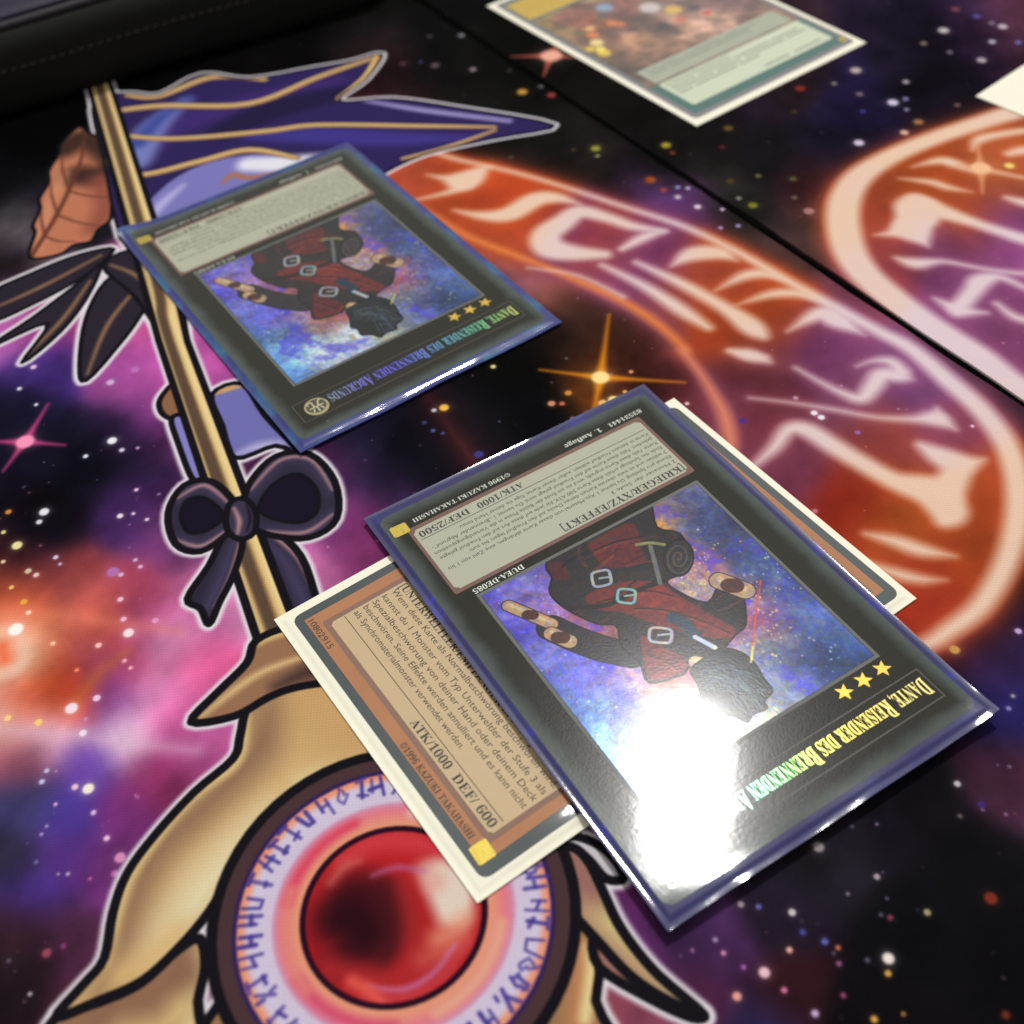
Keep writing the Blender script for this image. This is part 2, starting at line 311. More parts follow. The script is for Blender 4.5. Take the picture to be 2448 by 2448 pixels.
for x, y, r, c in T(0,1,[(190,145,18,(225,190,225)),(110,268,14,(215,215,230)),(205,358,12,(215,215,235)),(625,232,24,(205,170,215)),(765,160,26,(190,110,190)),(635,562,30,(235,235,245)),(690,615,17,(210,200,225)),(485,650,16,(215,225,235)),(780,603,12,(180,140,190)),
    (250,965,32,(230,225,240)),(222,1022,20,(215,210,225)),(680,988,20,(235,220,235)),(755,975,13,(220,190,215)),(832,1008,14,(220,190,215)),(772,840,14,(225,190,225)),(48,965,20,(200,130,60)),(97,1155,34,(235,225,160)),(20,1080,16,(215,205,140)),(18,1247,15,(225,200,170)),
    (316,1222,17,(205,200,230)),(340,1260,12,(190,180,215)),(160,1300,22,(210,190,160)),(205,1322,20,(230,190,190)),(640,1305,40,(180,110,180)),(685,1320,18,(215,170,215)),(767,1237,16,(205,160,205)),(795,1275,16,(220,170,215)),(682,1460,20,(240,190,210)),(135,1475,22,(235,170,60)),(65,1392,16,(240,190,110)),
    (162,1535,18,(250,215,200)),(728,1650,36,(248,225,235)),(700,1572,20,(235,180,215)),(880,1580,22,(230,150,200)),(558,1720,22,(250,190,190)),(705,1808,16,(240,170,190)),(740,1848,14,(240,180,200)),(435,1860,16,(250,130,90)),(90,1630,50,(255,250,245)),(300,1710,18,(250,190,160)),(965,950,24,(190,100,170))]) + \
    T(0,2,[(405,145,44,(252,225,240)),(548,87,26,(240,200,235)),(45,200,22,(255,215,140)),(218,225,26,(252,205,120)),(470,285,26,(240,225,240)),(500,600,42,(245,235,225)),(425,590,24,(235,195,215)),(265,498,18,(195,190,230)),(238,560,20,(195,195,235)),(315,688,14,(210,170,220)),(530,735,20,(215,180,220)),
    (605,880,22,(235,190,225)),(235,858,13,(170,140,210)),(265,812,12,(170,150,210)),(680,990,40,(215,140,185)),(650,1080,26,(190,110,170)),(330,1083,9,(190,170,210)),(385,1082,14,(185,165,205)),(170,1762,15,(190,170,180)),(265,1530,34,(150,70,95)),(360,1490,20,(130,60,110)),(510,1110,14,(170,90,150)),(205,1015,14,(110,110,160)),(485,205,14,(200,140,190))]) + \
    T(1,1,[(582,375,30,(240,185,80)),(525,390,16,(190,190,205)),(860,143,16,(235,210,130)),(778,640,30,(62,62,140)),(520,505,15,(75,80,150)),(575,520,11,(80,80,140)),(470,460,15,(60,60,115)),(1190,352,24,(205,140,110)),(1250,352,18,(195,100,80)),(1285,292,22,(205,140,60)),(1310,435,16,(150,90,130)),(1398,405,18,(210,180,185)),(1605,285,14,(235,170,80)),(1640,172,14,(220,150,110)),
    (1480,350,30,(240,190,120)),(1540,330,34,(250,225,150)),(1470,380,24,(245,225,190)),(1580,320,20,(250,220,140))]) + \
    T(2,2,[(770,930,40,(150,140,145)),(1555,572,24,(190,185,195)),(1100,1098,22,(175,160,170)),(620,1300,27,(205,195,205)),(330,1255,23,(165,145,155)),(185,1455,18,(165,140,185)),(232,1530,18,(205,140,185)),(463,1640,42,(235,190,205)),(605,1513,23,(225,165,155)),(345,1610,18,(165,100,170)),(575,1740,22,(210,120,160)),(308,1775,34,(230,160,150)),
    (1165,1560,44,(240,225,225)),(1163,1645,24,(215,165,75)),(750,1872,27,(200,170,215)),(1085,1905,26,(215,165,75)),(1250,1875,16,(165,120,70)),(1745,1220,48,(120,48,34)),(1385,1300,25,(165,155,120)),(1175,1330,22,(120,58,75)),(1845,145,18,(130,125,190)),(1870,75,16,(150,140,160)),(935,1195,14,(130,115,135)),(1100,800,12,(120,100,140)),
    (1570,755,18,(95,85,85)),(1850,475,15,(115,85,115)),(805,1465,26,(90,95,170)),(680,1412,24,(70,72,150)),(885,1590,20,(135,85,130)),(430,1268,22,(95,95,165)),(910,1770,20,(150,70,110)),(1830,1880,30,(110,45,30)),(880,1500,18,(205,110,80)),(55,1515,16,(150,90,150)),(960,815,12,(90,80,110)),(1830,745,14,(140,90,140)),(1690,690,26,(70,45,120))]) + \
    T(2,1,[(745,405,22,(240,225,240)),(785,430,22,(240,225,240)),(25,352,14,(225,190,190)),(1540,1745,36,(200,150,85)),(1900,1640,24,(190,160,210)),(990,515,18,(150,100,160)),(750,960,18,(190,110,130)),(1640,480,12,(220,190,220)),(340,450,22,(80,50,140)),(640,320,16,(190,140,170))]) + \
    T(2,0,[(1477,172,26,(190,180,185)),(1812,150,22,(195,180,195)),(1752,236,17,(185,175,200)),(1692,340,24,(170,160,170)),(980,398,28,(180,165,165)),(1264,463,17,(160,150,165)),(1190,580,28,(205,195,225)),(1262,560,15,(130,120,170)),(1268,620,13,(140,125,165)),(998,808,27,(205,190,220)),(1003,533,17,(125,105,110)),(858,473,14,(130,120,120)),(1364,245,16,(125,110,100)),(1512,295,14,(120,105,120)),
    (665,500,24,(130,45,38)),(258,725,24,(95,78,38)),(632,632,14,(75,55,35)),(225,832,14,(90,35,40)),(428,995,16,(100,95,60)),(625,1012,18,(90,85,55)),(398,1162,26,(120,120,40)),(318,1122,15,(130,125,120)),(633,1118,15,(105,90,80)),(715,1195,30,(165,115,115)),(270,1025,22,(75,60,35)),(85,1170,20,(215,190,215)),(30,1065,13,(180,170,205)),(225,1185,12,(200,180,210)),(315,1278,14,(160,140,190)),(215,1290,12,(190,150,200)),
    (1335,690,26,(150,105,70)),(1255,750,22,(215,170,150)),(1555,595,16,(110,80,80)),(1020,630,14,(60,60,150)),(1545,52,20,(120,65,80)),(1665,92,18,(85,80,150)),(1850,938,26,(240,205,110)),(1900,240,14,(120,110,190)),(1750,130,14,(140,120,150))]) + \
    T(1,0,[(680,200,16,(120,118,125)),(745,393,17,(135,118,130)),(530,370,22,(90,75,85)),(1025,520,26,(185,140,65)),(1190,538,22,(140,60,55)),(1130,490,14,(90,90,95)),(1440,840,26,(140,140,60)),(1450,882,12,(140,140,90)),(1838,822,26,(155,140,50)),(1875,865,14,(110,60,40)),(1750,1018,30,(150,75,35)),(1905,1115,18,(190,175,190)),(1905,1060,16,(130,125,180)),(1825,1075,18,(150,70,60)),(350,360,16,(80,55,62)),(500,205,14,(62,60,66)),(950,400,12,(58,52,56)),(450,350,10,(70,60,110)),(960,890,14,(80,62,52)),(1315,848,12,(70,60,40))]):
    star(x, y, r * K * .72, c)
for (x, y), col, core, arms in (((1436, 902), (235,140,30), (255,225,150), [(-145,-18),(200,12),(20,-150),(-26,130)]), ((60, 1056), (215,70,140), (250,150,190), [(-120,0),(95,8),(55,-90),(-52,70)]),
                                ((1318, 133), (190,90,75), (235,170,150), [(-95,2),(60,5),(22,-40),(-18,48)]), ((2345, 402), (225,150,110), (240,190,150), [(-60,-8),(70,12),(-8,-60),(4,60)])):
    for dx, dy in arms:
        P, q = line([(x, y), (x + dx * .4, y + dy * .4), (x + dx, y + dy)], [22, 9, 3]); left = x < 1800 and (x, y) != (1318, 133)
        cv.stroke(P, q, col, 1.6, .85)
    star(x, y, 17, core)

# ---- generic stand-in figure of the print: a violet banner with gold piping, dark feathers, a gold rod with a tied ribbon,
#      gold leaves and a round red gem in a ring of abstract marks
DK, GOLD, CREAM, BRN, LAV = (24,22,28), (198,156,104), (224,204,150), (118,86,66), (122,118,186)
leafA = V([(56,486),(66,440),(62,425),(76,395),(74,375),(92,345),(92,322),(112,290),(116,272),(148,240),(170,252),(196,262),(198,282),(216,310),(212,330),(224,365),(212,385),(208,415),(186,432),(172,455),(140,462),(112,480)])
featA = V([(-20,655),(60,600),(140,540),(190,500),(165,560),(115,625),(42,684),(90,610)])
featB = V([(150,690),(162,600),(200,530),(255,505),(290,545),(262,600),(225,650),(163,718)])
featC = V([(-30,560),(60,515),(150,480),(215,470),(160,520),(60,575),(-30,610)])
featD = V([(195,500),(270,470),(330,540),(350,640),(300,620),(255,560)])
ban = V([(196,300),(176,190),(240,176),(300,178),(380,140),(470,148),(590,128),(660,116),(721,102),(690,150),(640,190),(740,186),(860,202),(1046,236),(930,262),(800,292),(700,340),(600,400),(420,440),(250,480)])
rod = [(212,205),(262,195),(412,655),(448,816),(700,1478),(690,1510),(617,1532),(380,816)]
tailR = [(575,1255),(650,1265),(720,1330),(760,1440),(790,1500),(700,1500),(660,1420),(610,1340)]
loop1 = [(565,1240),(560,1200),(505,1150),(440,1160),(402,1225),(420,1300),(480,1318),(545,1275)]
loop2 = [(580,1215),(600,1150),(660,1090),(740,1085),(800,1150),(805,1240),(740,1285),(650,1280),(595,1255)]
loop3 = [(545,1265),(580,1290),(560,1370),(525,1440),(500,1492),(480,1455),(448,1430),(500,1350)]
bandL = T(0,1,[(970,440),(1045,425),(1090,560),(1150,770),(1090,780),(1010,580)])
bandR = T(0,1,[(1200,300),(1370,240),(1500,420),(1700,640),(1560,590),(1330,660),(1260,480)])
knob = T(0,1,[(900,350),(930,290),(990,240),(1060,300),(1060,420),(980,440),(920,410)])
collar = [(458,1725),(520,1655),(590,1585),(612,1532),(690,1500),(780,1505),(880,1630),(780,1632),(700,1645),(640,1668),(560,1712)]
leafL = T(0,2,[(1405,140),(1360,300),(1320,430),(1100,620),(880,860),(720,1080),(640,1300),(590,1560),(470,1710),(320,1890),(560,1800),(800,1690),(1000,1510),(1180,1300),(1320,1070),(1480,850),(1700,650),(1932,540),(2200,520),(2200,0),(1932,-120),(1750,-30),(1560,30)])
leafL2 = T(0,2,[(320,1890),(560,1810),(800,1700),(1000,1520),(1130,1450),(1160,1600),(1120,1800),(1080,2100),(300,2100)])
leafR = T(1,2,[(1060,1010),(1160,960),(1300,930),(1395,1010),(1480,1180),(1560,1350),(1660,1500),(1800,1660),(2050,1880),(1850,1800),(1640,1660),(1450,1460),(1250,1240),(1120,1090)])
leafR2 = T(1,2,[(1440,1440),(1640,1660),(1850,1800),(2050,1880),(1980,1895),(1750,1790),(1460,1610)])
leafR3 = T(1,2,[(1180,900),(1330,870),(1500,950),(1600,1100),(1500,1110),(1400,1000),(1300,930)])
body = T(1,2,[(1080,1020),(1200,1200),(1430,1440),(1460,1610),(1440,1800),(1400,2200),(-700,2200),(-560,1600),(-480,1300)])
GC = ab(np.array([[-21.0, 70.0]]))[0]
def disc(r, n=56, c=GC): t = np.linspace(0, 2 * np.pi, n, endpoint=False); return np.c_[c[0] + r * np.cos(t), c[1] + r * np.sin(t)]
shapes = {k: path(globals()[k], True, 4) for k in 'leafA featA featB featC featD ban rod tailR loop1 loop2 loop3 bandL bandR knob collar leafL leafL2 leafR leafR2 leafR3 body'.split()}
shapes['rod'] = pab(rod)
for k in 'featA featB featC featD rod tailR loop1 loop2 loop3 bandL bandR knob collar leafL leafL2 leafR leafR2 leafR3 body ban'.split():
    near = 1.9 if k not in ('ban',) else 1.6
    cv.glow(shapes[k], (226,220,230), near * .42, 1.15)
def S(name, fill, w=.55, soft=.35, outline=DK): return cv.shape(shapes[name], fill, outline, w, soft)
def L(clip, pts, ws, col, soft=1.2, a=1.0): P, q = line(pts, ws); cv.stroke(P, q, col, soft, a, clip)
m = S('leafA', (186,116,88), .5)
L(m, V([(120,280),(165,262),(215,300),(190,330),(150,330)]), 56, (52,36,34), 6, .9)
L(m, V([(190,340),(200,390),(180,430)]), 40, (140,76,64), 6, .85); L(m, V([(70,470),(90,400),(120,330)]), 20, (206,140,108), 4, .7)
L(m, V([(60,482),(110,400),(150,310),(160,255)]), [9,8,6,3], (96,54,44), 1.2)
for q in ([(84,445),(110,455),(140,455)], [(106,405),(150,420),(185,425)], [(128,360),(170,370),(208,372)], [(145,320),(175,318),(205,312)], [(84,442),(78,415),(78,395)], [(108,402),(98,370),(96,348)], [(130,356),(118,320),(118,292)]): L(m, V(q), [5,4,2], (104,60,50), 1.0)
for k, pts in (('featC', V([(-20,585),(80,540),(190,482)])), ('featA', V([(50,672),(120,600),(170,530)])), ('featB', V([(165,705),(205,610),(270,530)])), ('featD', V([(210,500),(270,530),(340,630)]))):
    m = S(k, (44,38,50), .5); L(m, pts, [5,9,5], (150,112,84), 1.4, .9)
m = S('ban', (48,38,88), .45)
L(m, V([(240,300),(330,240),(470,190),(640,150)]), [60,60,40,20], (64,44,112), 6, .9); L(m, V([(480,255),(600,255),(760,262),(900,258)]), [30,50,40,10], (66,56,140), 5, .9)
L(m, V([(420,250),(520,205),(650,175)]), [50,60,40], (36,30,62), 5, .9); L(m, V([(690,190),(800,208),(960,228)]), [8,14,12], (160,150,205), 2, .9)
L(m, V([(250,300),(290,240),(350,190)]), [70,50,20], (120,130,195), 5, .9); L(m, V([(260,270),(300,225),(360,185)]), [30,24,8], (60,72,150), 4, .9)
cv.blend(*(lambda q: (q[0], q[1], rgb(LAV)))(cv.shape(path(V([(238,455),(300,362),(380,312),(480,292),(570,302),(660,290),(660,360),(400,470)]), True, 4), LAV, None, 0, .8)))
L(m, V([(470,310),(560,308),(640,300)]), [40,50,40], (224,222,236), 4); L(m, V([(262,440),(300,390),(345,350)]), [10,20,8], (176,172,220), 3)
L(m, V([(420,345),(440,330),(470,335),(520,325)]), [6,14,12,5], (166,112,84), 1.5)
for pts, ws in ((V([(196,300),(260,330),(372,306),(470,283),(560,298)]), [12,14,15,15,10]), (V([(185,215),(300,200),(470,196),(600,146),(712,107)]), [12,14,14,12,8]),
                (V([(190,250),(320,262),(500,248),(600,236),(800,238),(935,240)]), [10,12,13,12,11,6]), (V([(240,180),(300,182),(400,146),(500,150)]), [8,12,13,10]), (V([(712,107),(690,146),(640,186)]), [10,14,10]), (V([(760,300),(850,276),(935,246)]), [6,8,5])):
    L(m, pts, np.array(ws) * 1.25, (70,48,40), 1.0); L(m, pts, ws, (186,146,98), 1.0); L(m, [(x - 3, y - 2) for x, y in pts], np.array(ws) * .35, (222,192,136), 1.0)
m = S('knob', (140,98,72), .6)
m = S('bandL', (130,126,196), .6); m = S('bandR', (112,110,178), .6)
L(m, T(0,1,[(1560,600),(1450,600),(1340,640)]), [40,22,8], (196,190,226), 3, .8); L(m, T(0,1,[(1190,290),(1290,262),(1390,230)]), [22,22,22], GOLD, 1.0)
m = S('tailR', (44,39,56), .7); L(m, [(600,1270),(680,1340),(740,1470)], [10,26,30], (70,62,94), 4); L(m, [(625,1262),(710,1330),(765,1440)], [4,8,8], (190,138,138), 1.4)
m = S('rod', (206,168,110), .75, .35)
L(m, [(232,195),(365,655),(400,816),(655,1512)], [16,24,27,30], (92,72,58), 1.4); L(m, [(219,195),(352,655),(386,816),(628,1525)], [6,8,10,12], (206,180,128), 1.0); L(m, [(256,195),(396,655),(432,816),(690,1490)], [8,10,14,18], (232,206,150), 1.6)
m = S('loop3', (46,41,58), .65); L(m, [(560,1290),(530,1380),(490,1460)], [10,22,20], (70,64,96), 4); L(m, [(572,1300),(550,1380),(515,1450)], [4,7,5], (182,130,132), 1.3)
for k, hole, rims in (('loop1', [(535,1232),(490,1190),(446,1196),(432,1236),(450,1272),(496,1268)], ([(550,1205),(490,1160),(425,1190)], [(420,1290),(480,1305),(540,1268)])),
                      ('loop2', [(620,1222),(650,1160),(712,1132),(758,1170),(756,1226),(704,1250)], ([(600,1170),(670,1100),(745,1100),(795,1170)], [(640,1270),(730,1272),(795,1230)]))):
    m = S(k, (50,45,64), .7)
    for rr in rims: L(m, rr, [8,16,8], (76,70,104), 5, .9); L(m, rr, [3,7,3], (186,136,138), 1.4)
    cv.shape(path(hole, True, 4), (28,22,40), DK, .35, .5)
m = cv.shape(path([(548,1205),(585,1192),(612,1225),(606,1275),(570,1288),(542,1262)], True, 4), (60,54,78), DK, .6, .35)
L(m, [(560,1215),(572,1245),(568,1275)], [5,9,5], (190,140,142), 1.3); L(m, [(590,1205),(598,1240),(590,1270)], [3,6,3], (26,22,32), 1.0)
m = S('body', (150,112,82), .7)
L(m, T(1,2,[(1200,1350),(1340,1500),(1360,1700),(1330,1950)]), [40,60,60,50], (190,130,90), 5); L(m, T(1,2,[(1400,1500),(1420,1640),(1380,1900)]), [20,34,30], (226,206,150), 2)
m = S('leafL2', (150,112,84), .75); L(m, T(0,2,[(1130,1500),(1110,1700),(1060,1932)]), [30,50,60], CREAM, 3); L(m, T(0,2,[(600,1900),(900,1800),(1050,1650)]), 120, (138,100,80), 8, .9); L(m, T(0,2,[(700,2000),(900,1960),(1020,1850)]), 60, (210,182,128), 6)
m = S('leafL', (208,172,120), .75)
L(m, T(0,2,[(1560,100),(1460,380),(1180,680),(900,960),(760,1250),(700,1520),(560,1750)]), [100,90,80,80,70,50,20], (138,104,82), 9, .95)
L(m, T(0,2,[(1395,200),(1345,440),(1090,650),(880,890),(740,1100),(660,1330),(600,1580)]), [12,22,20,22,22,20,10], (220,190,132), 2)
L(m, T(0,2,[(1550,760),(1250,1050),(1040,1320),(900,1500)]), [70,90,90,40], (226,216,180), 10, .95); L(m, T(0,2,[(1700,560),(1850,500),(2050,460)]), [30,50,40], (216,200,150), 5)
L(m, T(0,2,[(700,1650),(850,1560),(1000,1420)]), 50, (214,178,122), 6); L(m, T(0,2,[(1750,60),(1850,250),(1980,300)]), 130, (198,158,108), 10)
m = S('collar', (150,110,84), .75)
L(m, [(600,1545),(680,1512),(770,1512)], [14,20,16], (212,178,122), 1.6); L(m, [(480,1715),(560,1650),(640,1600),(760,1560)], [8,16,14,12], (216,184,130), 2); L(m, [(660,1640),(760,1600),(860,1610)], [20,50,60], (74,54,50), 4)
cv.shape(shapes['leafR3'], (204,198,206), DK, .7, .35); m = S('leafR2', (156,108,100), .7); m = S('leafR', (206,190,132), .75)
L(m, T(1,2,[(1130,1000),(1260,980),(1380,1080),(1460,1230)]), [60,150,150,40], (152,106,100), 6); L(m, T(1,2,[(1180,1120),(1400,1360),(1640,1600),(1900,1800)]), [20,30,30,14], (160,112,100), 4, .8)
cv.shape(disc(25.5), (74,52,56), DK, .8, .4)
cv.shape(disc(22.6), (44,30,92), None, 0, .8); cv.shape(disc(22.0), (232,150,120), None, 0, .6); cv.shape(disc(20.9), (206,196,222), None, 0, 1.4)
for t in np.arange(0, 2 * np.pi, .02):
    if rng.random() < .5: cv.dot(GC + (17.2 + rng.random() * 1.2) * np.array([np.cos(t), np.sin(t)]), .9, (206, 190, 216), .25)
# abstract marks on the ring (short strokes, no writing)
for i in range(44):
    t = (i + rng.uniform(-.15, .15)) / 44 * 2 * np.pi
    er = np.array([np.cos(t), np.sin(t)]); et = np.array([-er[1], er[0]])
    pt = lambda r, s: GC + er * r + et * s
    col = (70, 56, 142); kind = rng.integers(0, 5); q_ = rng.uniform(.6, .8); et = et * q_
    segs = {0: [[(21.6,-.9),(18.7,-.9)], [(20.1,-.9),(20.1,.9)], [(21.6,.9),(19.4,.9)]], 1: [[(21.5,-1),(21.5,1)], [(21.5,0),(18.7,0)], [(19.2,-.7),(19.2,.8)]],
            2: [[(21.4,-.9),(19,-.9),(19,.9),(21.4,.9)]], 3: [[(21.4,0),(20.2,-1),(19,0),(20.2,1),(21.4,0)]], 4: [[(21.5,-1),(18.8,.9)], [(21.5,.9),(20.2,.1)], [(18.7,-.8),(19.4,-.8)]]}[int(kind)]
    for sg in segs:
        P = spline([pt(*q) for q in sg], False, 3) if kind == 3 else np.array([pt(*q) for q in sg])
        P = P + rng.normal(0, .2, P.shape); cv.stroke(P, .2 + .16 * rng.random(), col, .5, rng.uniform(.7, .95))
cv.shape(disc(17.0), (198,150,190), None, 0, .8); cv.shape(disc(16.6), (222,120,140), None, 0, 2.0); cv.shape(disc(14.8), (226,150,120), None, 0, 3.0)
for t0, c in ((200, (214,60,90)), (20, (226,170,140)), (300, (206,70,110)), (110, (230,190,190)), (250, (222,130,120))):
    t = np.radians(t0) + np.linspace(-.5, .5, 7); cv.stroke(np.c_[GC[0] + 15.3 * np.cos(t), GC[1] + 15.3 * np.sin(t)], .7, c, 2.0, .85)
gem = cv.shape(disc(12.8), (178,34,40), (40,16,34), .45, .4)
def G(pts, ws, col, soft, a=1.0): L(gem, T(1,2,pts), np.asarray(ws) * K * 1.1, col, soft, a)
G([(0,1000),(200,900),(420,900),(600,1000)], [80,120,120,60], (204,60,70), 4, .9); G([(-120,1300),(-140,1500),(-60,1700)], 90, (150,26,34), 4, .9)
G([(-20,1330),(90,1230),(180,1300),(140,1450),(40,1520)], [260,300,300,300,220], (66,20,28), 5.5, .92); G([(60,1330),(140,1400)], [240,220], (40,14,22), 5.0, .85); G([(250,1180),(300,1400),(240,1580)], [120,130,100], (66,22,28), 4, .8)
G([(360,1150),(420,1350),(420,1520)], [90,130,110], (158,40,42), 4.5, .75)
G([(-60,1620),(200,1680),(420,1640),(560,1560)], [120,120,120,90], (170,42,46), 4, .8)
G([(560,1090),(620,1180),(640,1290)], [170,230,190], (224,210,196), 3, .97); G([(480,1060),(520,1130)], [110,120], (218,160,150), 3, .7); G([(560,1450),(640,1420),(700,1340)], [110,130,60], (224,146,116), 4, .85); G([(470,1560),(560,1530),(660,1460)], [90,90,60], (204,92,84), 4, .7)
G([(150,1760),(350,1780),(560,1680),(700,1480)], [50,60,50,30], (200,66,72), 3, .8); G([(150,1720),(350,1735),(520,1645),(640,1490)], [10,18,18,8], (196,124,184), 1.6, .85)
G([(180,1090),(320,1045),(470,1065)], [10,20,12], (186,108,168), 1.8, .75); G([(60,1690),(150,1740),(260,1840)], [60,66,40], (222,86,78), 2, .95); G([(-60,1130),(20,1040),(100,1010)], [30,40,20], (216,120,110), 2.5, .6)
mat_img = make_image('playmat_print', cv.C)
del cv

# ------------------------------------------------------------------ card artwork print (generic stand-in, 45 x 45 mm)
MAIN, FAR, WHITE, TEAL = (27.786, 172.70, 3.6374), (-33.821, 271.495, 3.6907), (-41.614, 122.81, -1.0181), (53.538, 266.018, 0.592)
def tocard(pts, pose, z):
    p = np.array([q[:2] for q in pts], float); P = px2mm(p[:, 0], p[:, 1], z) - np.array(pose[:2])
    c, s = math.cos(pose[2]), math.sin(pose[2])
    return np.stack([P[:, 0] * c + P[:, 1] * s, -P[:, 0] * s + P[:, 1] * c], -1)
cv = Canvas(8.2, 53.6, 27.2, 72.9, 0.06)
H, W = cv.H, cv.W
q9 = 900 / 1932
def AQ(pts): return tocard([(1100 + p[0] * q9, 1200 + p[1] * q9) for p in pts], MAIN, 1.2)
CL = [((1100,30),(150,150,190)),((1250,100),(90,100,140)),((1350,200),(60,66,92)),((1500,330),(80,95,135)),((1600,500),(66,72,130)),((1720,560),(86,100,150)),((1850,620),(95,115,160)),((1550,620),(130,80,110)),((1480,520),(150,105,125)),((1620,760),(150,160,165)),((1700,820),(86,92,150)),((1850,850),(90,115,165)),((1650,950),(140,150,175)),((1550,1150),(170,175,165)),
      ((1200,330),(150,110,120)),((1180,450),(165,150,155)),((980,60),(200,150,90)),((350,400),(140,130,205)),((200,560),(130,120,215)),((400,520),(160,140,195)),((600,600),(150,110,140)),((750,680),(180,125,125)),((300,720),(110,105,205)),((450,800),(140,140,200)),((600,860),(120,115,200)),((700,930),(130,120,205)),((850,950),(180,160,190)),((1000,1000),(205,165,165)),((1100,950),(190,120,110)),
      ((500,950),(110,130,190)),((650,1050),(110,150,205)),((800,1100),(150,190,225)),((900,1200),(190,215,235)),((1100,1100),(215,225,232)),((1200,1180),(210,220,225)),((1350,1250),(160,170,190)),((800,1280),(120,160,215))]
h, w = H // 6, W // 6
gu, gv = np.meshgrid(np.linspace(8.2, 53.6, w), np.linspace(27.2, 72.9, h))
cpt = AQ([c[0] for c in CL]); pts5 = [(p[0], p[1]) + c[1] for p, c in zip(cpt, CL)]
base = rbf(pts5, gu + (noise(h, w, 18, 3) - .5) * 6, gv + (noise(h, w, 18, 3) - .5) * 6, 2.6)
cv.C[:] = np.clip(lin_up(base, H, W) * (0.36 + 1.12 * noise(H, W, 110, 6, .68))[..., None] * (.86 + .28 * noise(H, W, 9, 2))[..., None], 0, 1)
g_ = cv.C.mean(-1, keepdims=True); cv.C[:] = np.clip(g_ + (cv.C - g_) * 1.45, 0, 1)
cl_ = noise(H, W, 140, 5, .6); cl2 = noise(H, W, 60, 4, .6)
cv.C += (np.clip((cl_ - .56) * 5, 0, 1) * np.clip((cl2 - .4) * 4, 0, 1))[..., None] * (rgb((176,196,214)) - cv.C) * .6
cv.C += np.clip((cl2 - .62) * 6, 0, .8)[..., None] * (rgb((72,60,226)) - cv.C) * .7
cv.C[:] = np.clip(cv.C, 0, 1)
for i in range(520):
    u, v = rng.uniform(8.2, 53.6), rng.uniform(27.2, 72.9)
    if i % 5 < 2: u, v = AQ([(rng.normal(1560, 90), rng.normal(620, 170))])[0] if i % 2 else AQ([(rng.normal(1200, 60), rng.normal(400, 80))])[0]
    cv.dot((u, v), rng.choice([.1, .14, .2]), [(240,230,130), (230,190,150), (150,150,240), (120,110,250), (235,240,235)][i % 5], rng.uniform(.25, .8))
INK = (44, 42, 46)
def art(pts, fill, outline=(24, 22, 26), wd=.16, smooth=True, n=4): return cv.shape(spline(AQ(pts), True, n) if smooth else AQ(pts), fill, outline, wd, .16)
def aln(pts, wd, col, soft=.25, a=1., clip=None): cv.stroke(spline(AQ(pts), False, 4), wd, col, soft, a, clip)
bundle = [(560,130),(760,60),(960,0),(1010,140),(1120,170),(1170,260),(1150,370),(1060,420),(1130,480),(1270,530),(1340,420),(1440,480),(1465,640),(1410,700),(1310,810),(1180,860),(1140,905),(970,945),(920,840),(830,760),(800,650),(700,640),(540,560),(460,480),(470,400),(440,340),(480,220)]
aln([(880,800),(740,770),(600,720),(470,660)], 2.6, (24,22,26), .2); aln([(880,800),(740,770),(600,720),(470,660)], 2.4, (50,48,54), .2)
cl = art(bundle, INK)
for pts, c in (([(680,210),(880,120),(930,250),(940,320),(760,350),(670,260)], (104,40,44)), ([(640,500),(800,430),(960,420),(1080,470),(1260,580),(1410,670),(1390,720),(1200,700),(1000,640),(830,580),(720,570)], (120,42,42)),
               ([(930,700),(1040,760),(1150,820),(1140,890),(980,930),(940,820)], (112,38,44)), ([(450,330),(520,320),(560,400),(480,410)], (84,36,42)), ([(860,470),(1010,430),(1080,480),(960,560)], (136,48,46))):
    P = spline(AQ(pts), True, 4); R = cv.roi(P, 1); cv.blend(R, .95 * sstep((.3 - cv.sdf(P, R)) / .6), rgb(c), cl)
for i in range(130):
    x, y = rng.uniform(450, 1480), rng.uniform(60, 940); k_ = rng.uniform(.5, 1.2); aln([(x, y), (x + 45 * k_, y - rng.uniform(5, 40) * k_), (x + 110 * k_, y - rng.uniform(20, 90) * k_)], rng.uniform(.06, .26), [(26,24,28), (74,64,68), (150,66,62), (60,22,26)][i % 4], rng.uniform(.3, .9), rng.uniform(.3, .7), cl)
for pts_ in ([(690,260),(800,215),(930,190)], [(700,530),(830,500),(960,470),(1100,500)], [(900,560),(1050,570),(1220,620),(1380,690)], [(960,800),(1040,830),(1120,880)], [(620,180),(600,260),(640,330)], [(1060,110),(1100,200),(1080,300)]):
    aln(pts_, .14, (20,16,20), .25, .85, cl); aln([(x_ + 6, y_ + 12) for x_, y_ in pts_], .2, (170,78,72), .8, .45, cl)
aln([(470,500),(640,440),(800,390),(960,380),(1130,330)], .95, (50,44,46), .2, 1, cl); aln([(560,560),(760,540),(900,470),(1040,420)], .5, (34,30,32), .2, 1, cl); aln([(780,600),(950,660),(1120,720),(1300,770)], .85, (48,42,46), .2, 1, cl)
